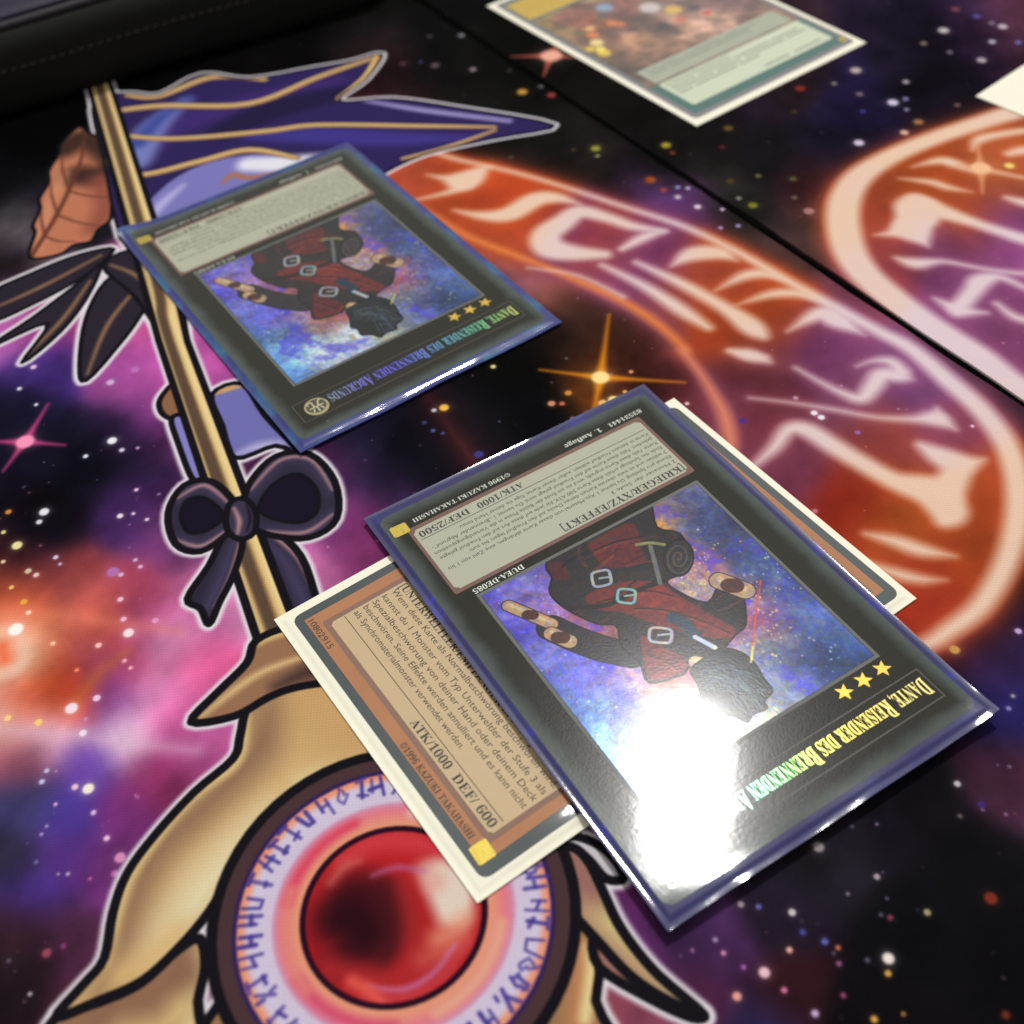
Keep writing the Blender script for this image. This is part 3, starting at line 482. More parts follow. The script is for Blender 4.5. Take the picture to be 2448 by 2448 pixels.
def buckle(x, y, sx, sy, rot, c=(168,174,178)):
    t = np.linspace(0, 2 * np.pi, 17); k = np.sign(np.cos(t)) * np.abs(np.cos(t)) ** .5, np.sign(np.sin(t)) * np.abs(np.sin(t)) ** .5
    P = AQ([(x + sx * a * math.cos(rot) - sy * b * math.sin(rot), y + sx * a * math.sin(rot) + sy * b * math.cos(rot)) for a, b in zip(*k)])
    cv.stroke(P, .42, (40,38,40), .15); cv.stroke(P, .28, c, .2); aln([(x - sx * .2, y), (x + sx, y - 8)], .2, c)
buckle(725, 405, 48, 40, -.2); buckle(853, 497, 46, 36, .1, (140,180,178)); buckle(1027, 700, 58, 38, .1, (170,166,172))
aln([(975,240),(1000,330),(1025,430)], .4, (110,112,112), .25); aln([(905,232),(975,222),(1045,232)], .35, (140,140,90), .25)
aln([(1090,610),(1150,640),(1200,700)], 1.1, (38,58,78), .5, 1, cl); aln([(1205,710),(1260,740),(1305,765)], .42, (190,196,200), .25)
# rolled mats strapped to the bundle (spiral ends) and tan parchment scrolls
t = np.linspace(0, 2 * np.pi, 26, endpoint=False)
def ell(x, y, rx, ry, rot): return [(x + rx * math.cos(a) * math.cos(rot) - ry * math.sin(a) * math.sin(rot), y + rx * math.cos(a) * math.sin(rot) + ry * math.sin(a) * math.cos(rot)) for a in t]
def roll(x, y, rx, ry, rot, c, cdk):
    m_ = art(ell(x, y, rx, ry, rot), c, n=2); sp = [(x + rx * k * math.cos(a) * math.cos(rot) - ry * k * math.sin(a) * math.sin(rot), y + rx * k * math.cos(a) * math.sin(rot) + ry * k * math.sin(a) * math.cos(rot)) for a, k in zip(np.linspace(0, 15, 40), np.linspace(.92, .05, 40))]
    cv.stroke(spline(AQ(sp), False, 2), .13, cdk, .25, .9, m_)
def scroll(x0, y0, x1, y1, wd, c=(190,156,124)):
    aln([(x0, y0), (x1, y1)], wd + .16, (40,32,32), .2); aln([(x0, y0), (x1, y1)], wd, c, .2); aln([(x0, y0 - 8), (x1, y1 - 8)], wd * .3, (224,200,164), .5, .8); aln([(x0 * .5 + x1 * .5 - 14, y0 * .5 + y1 * .5), (x0 * .5 + x1 * .5 + 14, y0 * .5 + y1 * .5)], wd * .9, (84,50,44), .2)
scroll(250, 545, 470, 640, 1.1); scroll(470, 690, 560, 730, 1.3); scroll(1330, 420, 1460, 470, 1.7); scroll(1210, 840, 1330, 870, 1.2)
pl_ = art([(1180,880),(1250,820),(1340,770),(1440,790),(1510,850),(1560,930),(1600,990),(1560,1040),(1570,1080),(1500,1110),(1470,1150),(1400,1120),(1330,1120),(1290,1060),(1240,1040),(1220,960)], (34,38,42))
for i in range(70):
    a_ = rng.uniform(0, 1); x_, y_ = 1210 + 60 * a_ + rng.uniform(-10, 40), 900 + rng.uniform(-60, 90); aln([(x_, y_), (x_ + 120, y_ + rng.uniform(-60, 60)), (x_ + rng.uniform(200, 330), y_ + rng.uniform(-10, 190))], .1, [(66,84,92), (20,20,24), (88,104,110), (28,32,38)][i % 4], .25, .7, pl_)
roll(1120, 300, 75, 95, .1, (52,48,50), (96,88,84))
aln([(1255,1120),(1280,1150)], .6, (186,176,172), .4)
aln([(1540,420),(1520,560),(1505,680),(1495,800)], .14, (226,90,60), .4, .9); aln([(1500,760),(1490,840)], .18, (230,226,110), .4, .9)
art_img = make_image('artwork_print', cv.C)
# artwork of the face-up card by the top edge: rust-coloured mass with flames, plain shapes only
cv = Canvas(3.6, 58.4, 21.0, 71.0, 0.12); H, W = cv.H, cv.W
q6 = 600 / 1932
TL_ = [((700,40),(170,134,70)),((500,60),(168,136,78)),((600,180),(120,96,56)),((800,300),(120,92,60)),((860,90),(110,64,56)),((1000,160),(140,72,50)),((1000,300),(120,76,66)),((1250,120),(120,66,64)),((1300,230),(100,66,62)),((1350,290),(176,130,96)),((1500,200),(90,60,56)),((1250,400),(140,98,76)),((1450,380),(120,86,70)),((1650,180),(170,130,110)),((1750,80),(120,90,90)),((1850,160),(176,136,120)),((1200,500),(90,62,50)),((1900,30),(130,90,90)),((950,-100),(150,120,80)),((1500,-100),(120,80,70))]
cpt = tocard([(1100 + a[0] * q6, a[1] * q6) for a, _ in TL_], TEAL, .5); pts5 = [(p[0], p[1]) + c[1] for p, c in zip(cpt, TL_)]
h, w = H // 4, W // 4; gu, gv = np.meshgrid(np.linspace(3.6, 58.4, w), np.linspace(21, 71, h))
cv.C[:] = np.clip(lin_up(rbf(pts5, gu + (noise(h, w, 12, 3) - .5) * 8, gv + (noise(h, w, 12, 3) - .5) * 8, 2.6), H, W) * (.3 + 1.35 * noise(H, W, 34, 4, .75))[..., None], 0, 1)
for x, y, r, c in ((1110,60,2.4,(130,160,190)),(1460,60,3.0,(205,196,196)),(1640,75,2.4,(220,180,80)),(1170,180,1.6,(214,120,50)),(1230,185,1.4,(205,110,50)),(1020,270,1.7,(220,110,40)),(1050,330,1.8,(246,220,140)),(1110,410,1.8,(226,196,30)),(1000,220,1.4,(226,180,110)),(1900,100,1.2,(200,70,60)),(1560,200,1.8,(60,44,44)),(1100,120,1.5,(70,70,74)),(1000,380,1.2,(230,200,40)),(1080,380,1.4,(250,226,90)),(1700,150,1.6,(200,110,90)),(1800,60,1.6,(70,60,70))):
    cv.dot(tocard([(1100 + x * q6, y * q6)], TEAL, .5)[0], r, c, .95)
teal_img = make_image('creature_art_print', cv.C)
del cv

# ------------------------------------------------------------------ materials
def nodes(name):
    m = bpy.data.materials.new(name); m.use_nodes = True
    nt = m.node_tree; return m, nt, nt.nodes['Principled BSDF']
def N(nt, kind, **kw):
    n = nt.nodes.new(kind)
    for k, v in kw.items():
        if hasattr(n, k): setattr(n, k, v)
    return n
def lin(c):
    c = np.array(c, float) / 255
    c = np.where(c <= .04045, c / 12.92, ((c + .055) / 1.055) ** 2.4)
    return (float(c[0]), float(c[1]), float(c[2]), 1)
def noise_node(nt, scale, detail=3, coord='Object', rough=.55):
    tc = N(nt, 'ShaderNodeTexCoord'); t = N(nt, 'ShaderNodeTexNoise'); t.inputs['Scale'].default_value = scale; t.inputs['Detail'].default_value = detail; t.inputs['Roughness'].default_value = rough
    nt.links.new(tc.outputs[coord], t.inputs['Vector']); return t
def film_coat(nt, b, rough=.07, bump=.008, weight=1.0, fine=.01):
    """the clear sleeve film over a print: a gloss coat with slow waves and fine scuffs"""
    b.inputs['Coat Weight'].default_value = weight; b.inputs['Coat Roughness'].default_value = rough; b.inputs['Coat IOR'].default_value = 1.52
    t1 = noise_node(nt, 70, 2); t2 = noise_node(nt, 1500, 3)
    b1 = N(nt, 'ShaderNodeBump'); b1.inputs['Strength'].default_value = bump; b1.inputs['Distance'].default_value = .002
    b2 = N(nt, 'ShaderNodeBump'); b2.inputs['Strength'].default_value = fine; b2.inputs['Distance'].default_value = .0004
    nt.links.new(t1.outputs['Fac'], b1.inputs['Height']); nt.links.new(t2.outputs['Fac'], b2.inputs['Height'])
    nt.links.new(b1.outputs['Normal'], b2.inputs['Normal']); nt.links.new(b2.outputs['Normal'], b.inputs['Coat Normal'])
    return b2
def vary(nt, color_socket, b, amt=.12, scale=400):
    t = noise_node(nt, scale, 4); r = N(nt, 'ShaderNodeMapRange'); r.inputs['To Min'].default_value = 1 - amt; r.inputs['To Max'].default_value = 1 + amt
    nt.links.new(t.outputs['Fac'], r.inputs['Value'])
    mx = N(nt, 'ShaderNodeMix', data_type='RGBA', blend_type='MULTIPLY'); mx.inputs['Factor'].default_value = 1
    if isinstance(color_socket, tuple): mx.inputs['A'].default_value = color_socket
    else: nt.links.new(color_socket, mx.inputs['A'])
    nt.links.new(r.outputs['Result'], mx.inputs['B']); nt.links.new(mx.outputs['Result'], b.inputs['Base Color']); return mx
def print_mat(name, c, rough=.5, coat=True, amt=.08, scale=300, metal=0., **kw):
    m, nt, b = nodes(name); vary(nt, lin(c), b, amt, scale)
    b.inputs['Roughness'].default_value = rough; b.inputs['Metallic'].default_value = metal; b.inputs['Specular IOR Level'].default_value = .25
    if coat: film_coat(nt, b, **kw)
    return m
def image_mat(name, img, gain, base_rough, coat=True, **kw):
    m, nt, b = nodes(name)
    uv = N(nt, 'ShaderNodeUVMap'); tx = N(nt, 'ShaderNodeTexImage', interpolation='Cubic', extension='EXTEND'); tx.image = img
    nt.links.new(uv.outputs['UV'], tx.inputs['Vector'])
    mx = N(nt, 'ShaderNodeMix', data_type='RGBA', blend_type='MULTIPLY'); mx.inputs['Factor'].default_value = 1; mx.inputs['B'].default_value = (gain, gain, gain, 1)
    nt.links.new(tx.outputs['Color'], mx.inputs['A'])
    b.inputs['Roughness'].default_value = base_rough
    if coat: film_coat(nt, b, **kw)
    return m, nt, b, mx
# knitted cloth top of a playmat: print + fine weave (two crossed waves) + fibre noise
M_mat, nt, b, mx = image_mat('printed_cloth', mat_img, 1.0, .92, coat=False)
b.inputs['Specular IOR Level'].default_value = .015
tc = N(nt, 'ShaderNodeTexCoord'); w1 = N(nt, 'ShaderNodeTexWave', bands_direction='X'); w2 = N(nt, 'ShaderNodeTexWave', bands_direction='Y')
for wv in (w1, w2): wv.inputs['Scale'].default_value = 620; wv.inputs['Distortion'].default_value = 1.2; nt.links.new(tc.outputs['Object'], wv.inputs['Vector'])
ad = N(nt, 'ShaderNodeMath', operation='ADD'); nt.links.new(w1.outputs['Fac'], ad.inputs[0]); nt.links.new(w2.outputs['Fac'], ad.inputs[1])
fib = noise_node(nt, 2600, 2); ad2 = N(nt, 'ShaderNodeMath', operation='MULTIPLY_ADD'); ad2.inputs[1].default_value = 1.6
nt.links.new(fib.outputs['Fac'], ad2.inputs[0]); nt.links.new(ad.outputs[0], ad2.inputs[2])
bp = N(nt, 'ShaderNodeBump'); bp.inputs['Strength'].default_value = .22; bp.inputs['Distance'].default_value = .00012; nt.links.new(ad2.outputs[0], bp.inputs['Height']); und = noise_node(nt, 22, 3); bu = N(nt, 'ShaderNodeBump'); bu.inputs['Strength'].default_value = .5; bu.inputs['Distance'].default_value = .004; nt.links.new(und.outputs['Fac'], bu.inputs['Height']); nt.links.new(bu.outputs['Normal'], bp.inputs['Normal'])
nt.links.new(bp.outputs['Normal'], b.inputs['Normal'])
fr = N(nt, 'ShaderNodeMapRange'); fr.inputs['From Min'].default_value = .6; fr.inputs['From Max'].default_value = 3.0; fr.inputs['To Min'].default_value = .92; fr.inputs['To Max'].default_value = 1.07
nt.links.new(ad2.outputs[0], fr.inputs['Value'])
mx2 = N(nt, 'ShaderNodeMix', data_type='RGBA', blend_type='MULTIPLY'); mx2.inputs['Factor'].default_value = 1
nt.links.new(mx.outputs['Result'], mx2.inputs['A']); nt.links.new(fr.outputs['Result'], mx2.inputs['B'])
lift = N(nt, 'ShaderNodeMix', data_type='RGBA', blend_type='ADD'); lift.inputs['Factor'].default_value = 1; lift.inputs['B'].default_value = (.0, .0, .0, 1)
nt.links.new(mx2.outputs['Result'], lift.inputs['A']); nt.links.new(lift.outputs['Result'], b.inputs['Base Color'])
M_rubber = print_mat('black_rubber', (26,25,26), .85, False)
M_table = print_mat('dark_table', (30,29,30), .6, False, .2, 40)

def foil_drive(nt, axis, off, gain):
    """hue driver of a diffraction foil: view direction along the card's short axis plus a slow ripple"""
    g = N(nt, 'ShaderNodeNewGeometry'); d = N(nt, 'ShaderNodeVectorMath', operation='DOT_PRODUCT'); d.inputs[1].default_value = axis
    nt.links.new(g.outputs['Incoming'], d.inputs[0])
    mr = N(nt, 'ShaderNodeMath', operation='MULTIPLY_ADD'); mr.inputs[1].default_value = gain; mr.inputs[2].default_value = off
    nt.links.new(d.outputs['Value'], mr.inputs[0]); return mr
def ramp(nt, src, stops):
    r = N(nt, 'ShaderNodeValToRGB'); e = r.color_ramp.elements
    while len(e) < len(stops): e.new(.5)
    for k, (p, c) in zip(e, stops): k.position = p; k.color = lin(c)
    nt.links.new(src, r.inputs['Fac']); return r
def foil_letter_mat(name, pose, u0, u1, v, stops):
    c, s = math.cos(pose[2]), math.sin(pose[2]); axis = (c, s, 0)
    def dv(u):
        P = Vector((pose[0] + u * c - v * s, pose[1] + u * s + v * c, 1.0)); i = (Vector((0, 0, CAM_H)) - P).normalized(); return i.dot(Vector(axis))
    d0, d1 = dv(u0), dv(u1)
    m, nt, b = nodes(name); dr = foil_drive(nt, axis, -d0 / (d1 - d0), 1 / (d1 - d0)); r = ramp(nt, dr.outputs[0], stops)
    vary(nt, r.outputs['Color'], b, .06, 900); b.inputs['Metallic'].default_value = .25; b.inputs['Roughness'].default_value = .3; film_coat(nt, b)
    return m
M_title_main = foil_letter_mat('gold_green_foil', MAIN, 5, 50, 81, [(0,(236,216,130)),(.26,(246,218,80)),(.44,(228,228,84)),(.55,(140,228,110)),(.72,(130,236,190)),(.9,(225,245,245)),(1,(245,245,245))])
M_title_far = foil_letter_mat('teal_violet_foil', FAR, 5, 50, 81, [(0,(214,222,120)),(.1,(150,216,120)),(.2,(110,205,160)),(.35,(96,170,200)),(.5,(96,130,225)),(.65,(104,92,240)),(.82,(118,112,220)),(1,(130,150,170))])

def sleeve_mat(name, c, c2, sparkle):
    m, nt, b = nodes(name)
    t = noise_node(nt, 95, 3); r = ramp(nt, t.outputs['Fac'], [(0.30,c),(.5,c),(.60,c2),(.70,sparkle),(.78,c)])
    tt = noise_node(nt, 700, 3); mr = N(nt, 'ShaderNodeMapRange'); mr.inputs['To Min'].default_value = .8; mr.inputs['To Max'].default_value = 1.2; nt.links.new(tt.outputs['Fac'], mr.inputs['Value'])
    mx = N(nt, 'ShaderNodeMix', data_type='RGBA', blend_type='MULTIPLY'); mx.inputs['Factor'].default_value = 1; nt.links.new(r.outputs['Color'], mx.inputs['A']); nt.links.new(mr.outputs['Result'], mx.inputs['B'])
    nt.links.new(mx.outputs['Result'], b.inputs['Base Color']); b.inputs['Roughness'].default_value = .45; b.inputs['Specular IOR Level'].default_value = .3; film_coat(nt, b, .08, .02)
    return m
M_sleeve_main = sleeve_mat('blue_sleeve_film', (24,22,92), (28,34,104), (38,28,170))
M_sleeve_far = sleeve_mat('blue_teal_sleeve_film', (30,40,120), (24,80,136), (28,104,130))
M_white_sleeve = print_mat('white_sleeve', (246,242,224), .5, False, .02, 200)
M_black_card = print_mat('black_card_print', (34,34,28), .42, True, .10, 900, bump=.006, fine=.014)
_nt = M_black_card.node_tree; _b = _nt.nodes['Principled BSDF']; _b.inputs['Specular IOR Level'].default_value = .06; _b.inputs['Roughness'].default_value = .2
_bn = N(_nt, 'ShaderNodeBump'); _bn.inputs['Strength'].default_value = .07; _bn.inputs['Distance'].default_value = .00022; _tn = noise_node(_nt, 2600, 3, rough=.7); _nt.links.new(_tn.outputs['Fac'], _bn.inputs['Height']); _nt.links.new(_bn.outputs['Normal'], _b.inputs['Normal'])
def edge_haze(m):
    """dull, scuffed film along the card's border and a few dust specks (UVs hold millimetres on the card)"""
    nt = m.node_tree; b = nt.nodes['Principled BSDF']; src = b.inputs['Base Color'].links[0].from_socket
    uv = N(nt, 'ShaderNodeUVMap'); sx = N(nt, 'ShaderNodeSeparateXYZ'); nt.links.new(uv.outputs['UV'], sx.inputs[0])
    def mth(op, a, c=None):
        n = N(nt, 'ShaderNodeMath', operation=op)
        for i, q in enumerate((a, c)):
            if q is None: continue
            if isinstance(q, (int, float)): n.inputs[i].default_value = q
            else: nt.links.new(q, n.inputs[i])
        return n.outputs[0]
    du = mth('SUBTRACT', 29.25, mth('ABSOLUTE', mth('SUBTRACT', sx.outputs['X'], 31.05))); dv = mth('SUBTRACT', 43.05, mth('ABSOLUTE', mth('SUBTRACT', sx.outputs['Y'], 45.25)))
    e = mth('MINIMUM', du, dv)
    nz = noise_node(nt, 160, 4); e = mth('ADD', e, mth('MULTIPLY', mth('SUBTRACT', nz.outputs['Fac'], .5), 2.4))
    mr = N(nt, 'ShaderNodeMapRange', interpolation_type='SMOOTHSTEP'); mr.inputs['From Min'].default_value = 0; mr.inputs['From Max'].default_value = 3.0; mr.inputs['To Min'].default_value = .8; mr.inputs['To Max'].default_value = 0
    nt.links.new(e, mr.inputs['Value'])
    mx = N(nt, 'ShaderNodeMix', data_type='RGBA'); mx.inputs['B'].default_value = lin((84,94,92)); nt.links.new(mr.outputs['Result'], mx.inputs['Factor']); nt.links.new(src, mx.inputs['A'])  # haze of the air gap under the film, mixed in as a paler colour
    tc = N(nt, 'ShaderNodeTexCoord'); vo = N(nt, 'ShaderNodeTexVoronoi'); vo.inputs['Scale'].default_value = 260; nt.links.new(tc.outputs['Object'], vo.inputs['Vector'])
    sp = N(nt, 'ShaderNodeSeparateColor'); nt.links.new(vo.outputs['Color'], sp.inputs[0])
    dot = mth('MULTIPLY', mth('LESS_THAN', vo.outputs['Distance'], .06), mth('GREATER_THAN', sp.outputs[0], .78))
    m2 = N(nt, 'ShaderNodeMix', data_type='RGBA'); m2.inputs['B'].default_value = lin((128,130,122)); nt.links.new(mth('MULTIPLY', dot, .6), m2.inputs['Factor']); nt.links.new(mx.outputs['Result'], m2.inputs['A'])
    nt.links.new(m2.outputs['Result'], b.inputs['Base Color'])
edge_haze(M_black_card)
M_cream = print_mat('grey_cream_print', (176,176,158), .5, True, .03)
M_redframe = print_mat('red_brown_line_print', (112,76,66), .5, True, .12)
M_ink = print_mat('black_ink', (34,33,30), .5, True, .1); M_ink_soft = print_mat('grey_ink', (72,72,64), .5, True, .1); M_ink_brown = print_mat('brown_ink', (66,48,32), .5, True, .1)
M_silver = print_mat('silver_frame_print', (92,94,92), .5, True, .1, 600)
M_silver_ink = print_mat('silver_ink', (176,182,172), .4, True, .1, 600, .3)
M_star = print_mat('gold_star_print', (206,170,62), .4, True, .15, 900, .35)
M_gold = print_mat('gold_foil_seal', (188,164,62), .34, True, .45, 2600, .35)
M_dullgold = print_mat('dull_gold_print', (170,162,118), .4, True, .12, 700, .3); M_palegold = print_mat('pale_gold_print', (206,200,160), .4, True, .1); M_darkdisc = print_mat('dark_disc_print', (72,68,52), .4, True, .1)
M_slate = print_mat('slate_border_print', (58,68,72), .4, True, .12, 260); M_rust = print_mat('rust_card_print', (176,116,74), .5, True, .2, 110); M_shade = print_mat('mauve_brown_frame_print', (134,98,82), .5, True, .15, 150)
M_parch = print_mat('parchment_print', (200,174,136), .5, True, .05)
M_lilac = print_mat('lilac_grey_border_print', (128,122,128), .5, True, .06); M_teal = print_mat('teal_border_print', (60,106,102), .5, True, .1); M_mint = print_mat('pale_mint_print', (206,214,190), .5, True, .04, 120); M_mint2 = print_mat('grey_mint_print', (168,172,156), .5, True, .08, 160)
M_titleline = print_mat('faint_brown_line_print', (66,60,50), .4, True, .1)
def foil_art(name, img, pose, gain):
    m, nt, b, mx = image_mat(name, img, gain, .17, fine=.006, rough=.07)
    # sparkle flakes of the holographic foil: tiny cells whose hue depends on the view
    tcn = N(nt, 'ShaderNodeTexCoord'); vo = N(nt, 'ShaderNodeTexVoronoi'); vo.inputs['Scale'].default_value = 1400; nt.links.new(tcn.outputs['Object'], vo.inputs['Vector'])
    g = N(nt, 'ShaderNodeNewGeometry'); vm = N(nt, 'ShaderNodeVectorMath', operation='MULTIPLY_ADD'); vm.inputs[1].default_value = (9, 9, 9); nt.links.new(g.outputs['Incoming'], vm.inputs[0]); nt.links.new(vo.outputs['Color'], vm.inputs[2])
    se = N(nt, 'ShaderNodeSeparateXYZ'); nt.links.new(vm.outputs['Vector'], se.inputs[0])
    fr = N(nt, 'ShaderNodeMath', operation='FRACT'); nt.links.new(se.outputs['X'], fr.inputs[0])
    rr = ramp(nt, fr.outputs[0], [(0,(150,140,255)),(.25,(110,150,255)),(.5,(170,235,200)),(.7,(250,230,150)),(.85,(250,170,140)),(1,(170,130,240))])
    li = N(nt, 'ShaderNodeMix', data_type='RGBA', blend_type='OVERLAY'); li.inputs['Factor'].default_value = .28
    nt.links.new(mx.outputs['Result'], li.inputs['A']); nt.links.new(rr.outputs['Color'], li.inputs['B']); nt.links.new(li.outputs['Result'], b.inputs['Base Color'])
    b.inputs['Metallic'].default_value = .05; b.inputs['Specular IOR Level'].default_value = .15
    bn = N(nt, 'ShaderNodeBump'); bn.inputs['Strength'].default_value = .05; bn.inputs['Distance'].default_value = .0003; tn = noise_node(nt, 2600, 4, rough=.7); nt.links.new(tn.outputs['Fac'], bn.inputs['Height']); nt.links.new(bn.outputs['Normal'], b.inputs['Normal'])
    return m
M_art_main = foil_art('holographic_art_main', art_img, MAIN, .84); M_art_far = foil_art('holographic_art_far', art_img, FAR, .8)
M_art_teal, nt, b, mx = image_mat('matte_art_print', teal_img, 1.0, .5); nt.links.new(mx.outputs['Result'], b.inputs['Base Color'])

# ------------------------------------------------------------------ object helpers
def link(name, me, mat, parent=None, smooth=False):
    o = bpy.data.objects.new(name, me); COL.objects.link(o)
    if mat is not None: me.materials.append(mat)
    if parent is not None: o.parent = parent
    if smooth: me.polygons.foreach_set('use_smooth', [True] * len(me.polygons))
    return o
def mesh(name, v, f, uv=None):
    me = bpy.data.meshes.new(name); me.from_pydata([tuple(float(c) * MM for c in p) for p in v], [], f)
    if uv is not None:
        l = me.uv_layers.new(name='UVMap'); uv = np.asarray(uv, np.float32)
        idx = np.zeros(len(me.loops), np.int32); me.loops.foreach_get('vertex_index', idx); l.data.foreach_set('uv', uv[idx].ravel())
    me.update(); return me
def tag(o, label=None, cat=None, group=None, kind=None):
    for k, v in (('label', label), ('category', cat), ('group', group), ('kind', kind)):
        if v: o[k] = v
    return o
def thing(name, label, cat, pose, group=None):
    o = bpy.data.objects.new(name, None); COL.objects.link(o); o.empty_display_size = .01
    o.location = (pose[0] * MM, pose[1] * MM, 0); o.rotation_euler = (0, 0, pose[2]); return tag(o, label, cat, group)
def knots(a, b, step, rim=()):
    k = [a + r for r in rim] + list(np.linspace(a + (rim[-1] if rim else 0), b - (rim[-1] if rim else 0), max(int((b - a) / step), 2) + 1)) + [b - r for r in reversed(rim)]
    out = []
    for x in k:
        if not out or abs(x - out[-1]) > 1e-6: out.append(x)
    return out
def plate(name, u0, u1, v0, v1, surf, off, mat, parent, step=1.5, radius=0., thick=0.02, uvbox=None, chamfer=False):
    """thin printed sheet following the card surface, corners rounded, with its own edge thickness"""
    us, vs = knots(u0, u1, step), knots(v0, v1, step); vert = []; uv = []
    if radius:
        for lst, lo, hi in ((us, u0, u1), (vs, v0, v1)):
            for r in (.3, .6, 1.0):
                lst += [lo + radius * r, hi - radius * r]
            lst[:] = sorted(set(round(x, 4) for x in lst))
    for v in vs:
        for u in us:
            x, y = u, v
            if radius:
                cx = min(max(u, u0 + radius), u1 - radius); cy = min(max(v, v0 + radius), v1 - radius); dx, dy = u - cx, v - cy; d = math.hypot(dx, dy)
                if chamfer and abs(dx) + abs(dy) > radius: k = radius / (abs(dx) + abs(dy)); x, y = cx + dx * k, cy + dy * k
                elif not chamfer and d > radius: x, y = cx + dx * radius / d, cy + dy * radius / d
            vert.append((x, y, surf(x, y) + off)); uv.append(((x - uvbox[0]) / (uvbox[1] - uvbox[0]), (y - uvbox[2]) / (uvbox[3] - uvbox[2])) if uvbox else (x, y))
    nu = len(us); nv = len(vs)
    f = [(j * nu + i, j * nu + i + 1, (j + 1) * nu + i + 1, (j + 1) * nu + i) for j in range(nv - 1) for i in range(nu - 1)]
    ring = [i for i in range(nu)] + [j * nu + nu - 1 for j in range(1, nv)] + [(nv - 1) * nu + i for i in range(nu - 2, -1, -1)] + [j * nu for j in range(nv - 2, 0, -1)]
    n0 = len(vert); m_ = len(ring)
    for dz in (0, thick):
        for i in ring: x, y, z = vert[i]; vert.append((x, y, z - dz)); uv.append(uv[i])
    for k in range(m_):
        k2 = (k + 1) % m_; f.append((n0 + k, n0 + m_ + k, n0 + m_ + k2, n0 + k2))
    return link(name, mesh(name, vert, f, uv), mat, parent, True)
def frame(name, u0, u1, v0, v1, wd, surf, off, mat, parent):
    """thin rectangular printed line"""
    vert, f = [], []
    def bar(a0, a1, b0, b1):
        n = max(int(max(a1 - a0, b1 - b0) / 2.0), 1); hor = a1 - a0 > b1 - b0; s = len(vert)
        for i in range(n + 1):
            t = i / n
            for e in (0, 1):
                x, y = (a0 + (a1 - a0) * t, b0 + (b1 - b0) * e) if hor else (a0 + (a1 - a0) * e, b0 + (b1 - b0) * t)
                vert.append((x, y, surf(x, y) + off))
        for i in range(n):
            q = s + 2 * i; f.append((q, q + 2, q + 3, q + 1) if hor else (q, q + 1, q + 3, q + 2))
    bar(u0, u1, v0, v0 + wd); bar(u0, u1, v1 - wd, v1); bar(u0, u0 + wd, v0 + wd, v1 - wd); bar(u1 - wd, u1, v0 + wd, v1 - wd)
    return link(name, mesh(name, vert, f), mat, parent)
def rule(name, u0, u1, v, wd, surf, off, mat, parent): return plate(name, u0, u1, v - wd / 2, v + wd / 2, surf, off, mat, parent, 3., 0, .01)
def poly(name, pts, surf, off, mat, parent):
    return link(name, mesh(name, [(x, y, surf(x, y) + off) for x, y in pts], [tuple(range(len(pts)))]), mat, parent)
def sleeve(name, w_, h_, surf, base, mat, parent, rim=1.7):
    """two welded films: top sheet domed over the card, rounded rim, underside"""
    us = knots(0, w_, 1.3, (0, .15, .3, .45, .6, .8, 1.0, 1.2, 1.45, rim)); vs = knots(0, h_, 1.3, (0, .15, .3, .45, .6, .8, 1.0, 1.2, 1.45, rim)); vert = []
    for v in vs:
        for u in us:
            e = min(u, w_ - u, v, h_ - v); k = min(max((e - .8) / (rim - .8), 0), 1); r = .34 - .20 * (1 - k * k * (3 - 2 * k)) + (.058 if e == min(u, w_ - u) else (.085 if v < 2 and u > 26 else .02)) * (.9 + .12 * math.sin((u + v) * .07)) * max(.8 - e, 0) ** 2 / .64
            vert.append((u, v, surf(u, v) - .34 + r))
    nu, nv = len(us), len(vs); n0 = len(vert)
    for v in vs:
        for u in us: vert.append((u, v, surf(u, v) - .34 - base))
    f = [(j * nu + i, j * nu + i + 1, (j + 1) * nu + i + 1, (j + 1) * nu + i) for j in range(nv - 1) for i in range(nu - 1)]
    f += [(n0 + j * nu + i, n0 + (j + 1) * nu + i, n0 + (j + 1) * nu + i + 1, n0 + j * nu + i + 1) for j in range(nv - 1) for i in range(nu - 1)]
    ring = [i for i in range(nu)] + [j * nu + nu - 1 for j in range(1, nv)] + [(nv - 1) * nu + i for i in range(nu - 2, -1, -1)] + [j * nu for j in range(nv - 2, 0, -1)]
    m_ = len(ring); n1_ = len(vert)
    for q in (0, n0):
        for i in ring: vert.append(vert[q + i])
    for k in range(m_): k2 = (k + 1) % m_; f.append((n1_ + k, n1_ + m_ + k, n1_ + m_ + k2, n1_ + k2))
    return link(name, mesh(name, vert, f), mat, parent, True)
# lettering: Blender's own font; serif capitals and figures come from its mathematical alphabet
def serif(t):
    out = ''
    for c in t:
        if 'A' <= c <= 'Z': out += chr(0x1D400 + ord(c) - 65)
        elif 'a' <= c <= 'z': out += chr(0x1D41A + ord(c) - 97)
        elif '0' <= c <= '9': out += chr(0x1D7CE + ord(c) - 48)
        else: out += c
    return out
def text_mesh(t, res=2, weight=0.0):
    cu = bpy.data.curves.new('lettering', 'FONT'); cu.body = t; cu.size = 1.0; cu.resolution_u = res; cu.offset = 0.0; cu.fill_mode = 'FRONT'
    o = bpy.data.objects.new('lettering', cu); COL.objects.link(o)
    bpy.context.view_layer.update()
    ev = o.evaluated_get(bpy.context.evaluated_depsgraph_get()); me = ev.to_mesh()
    v = np.array([p.co[:2] for p in me.vertices]) if len(me.vertices) else np.zeros((0, 2)); f = [tuple(p.vertices) for p in me.polygons]
    ev.to_mesh_clear(); bpy.data.objects.remove(o); bpy.data.curves.remove(cu); return v, f
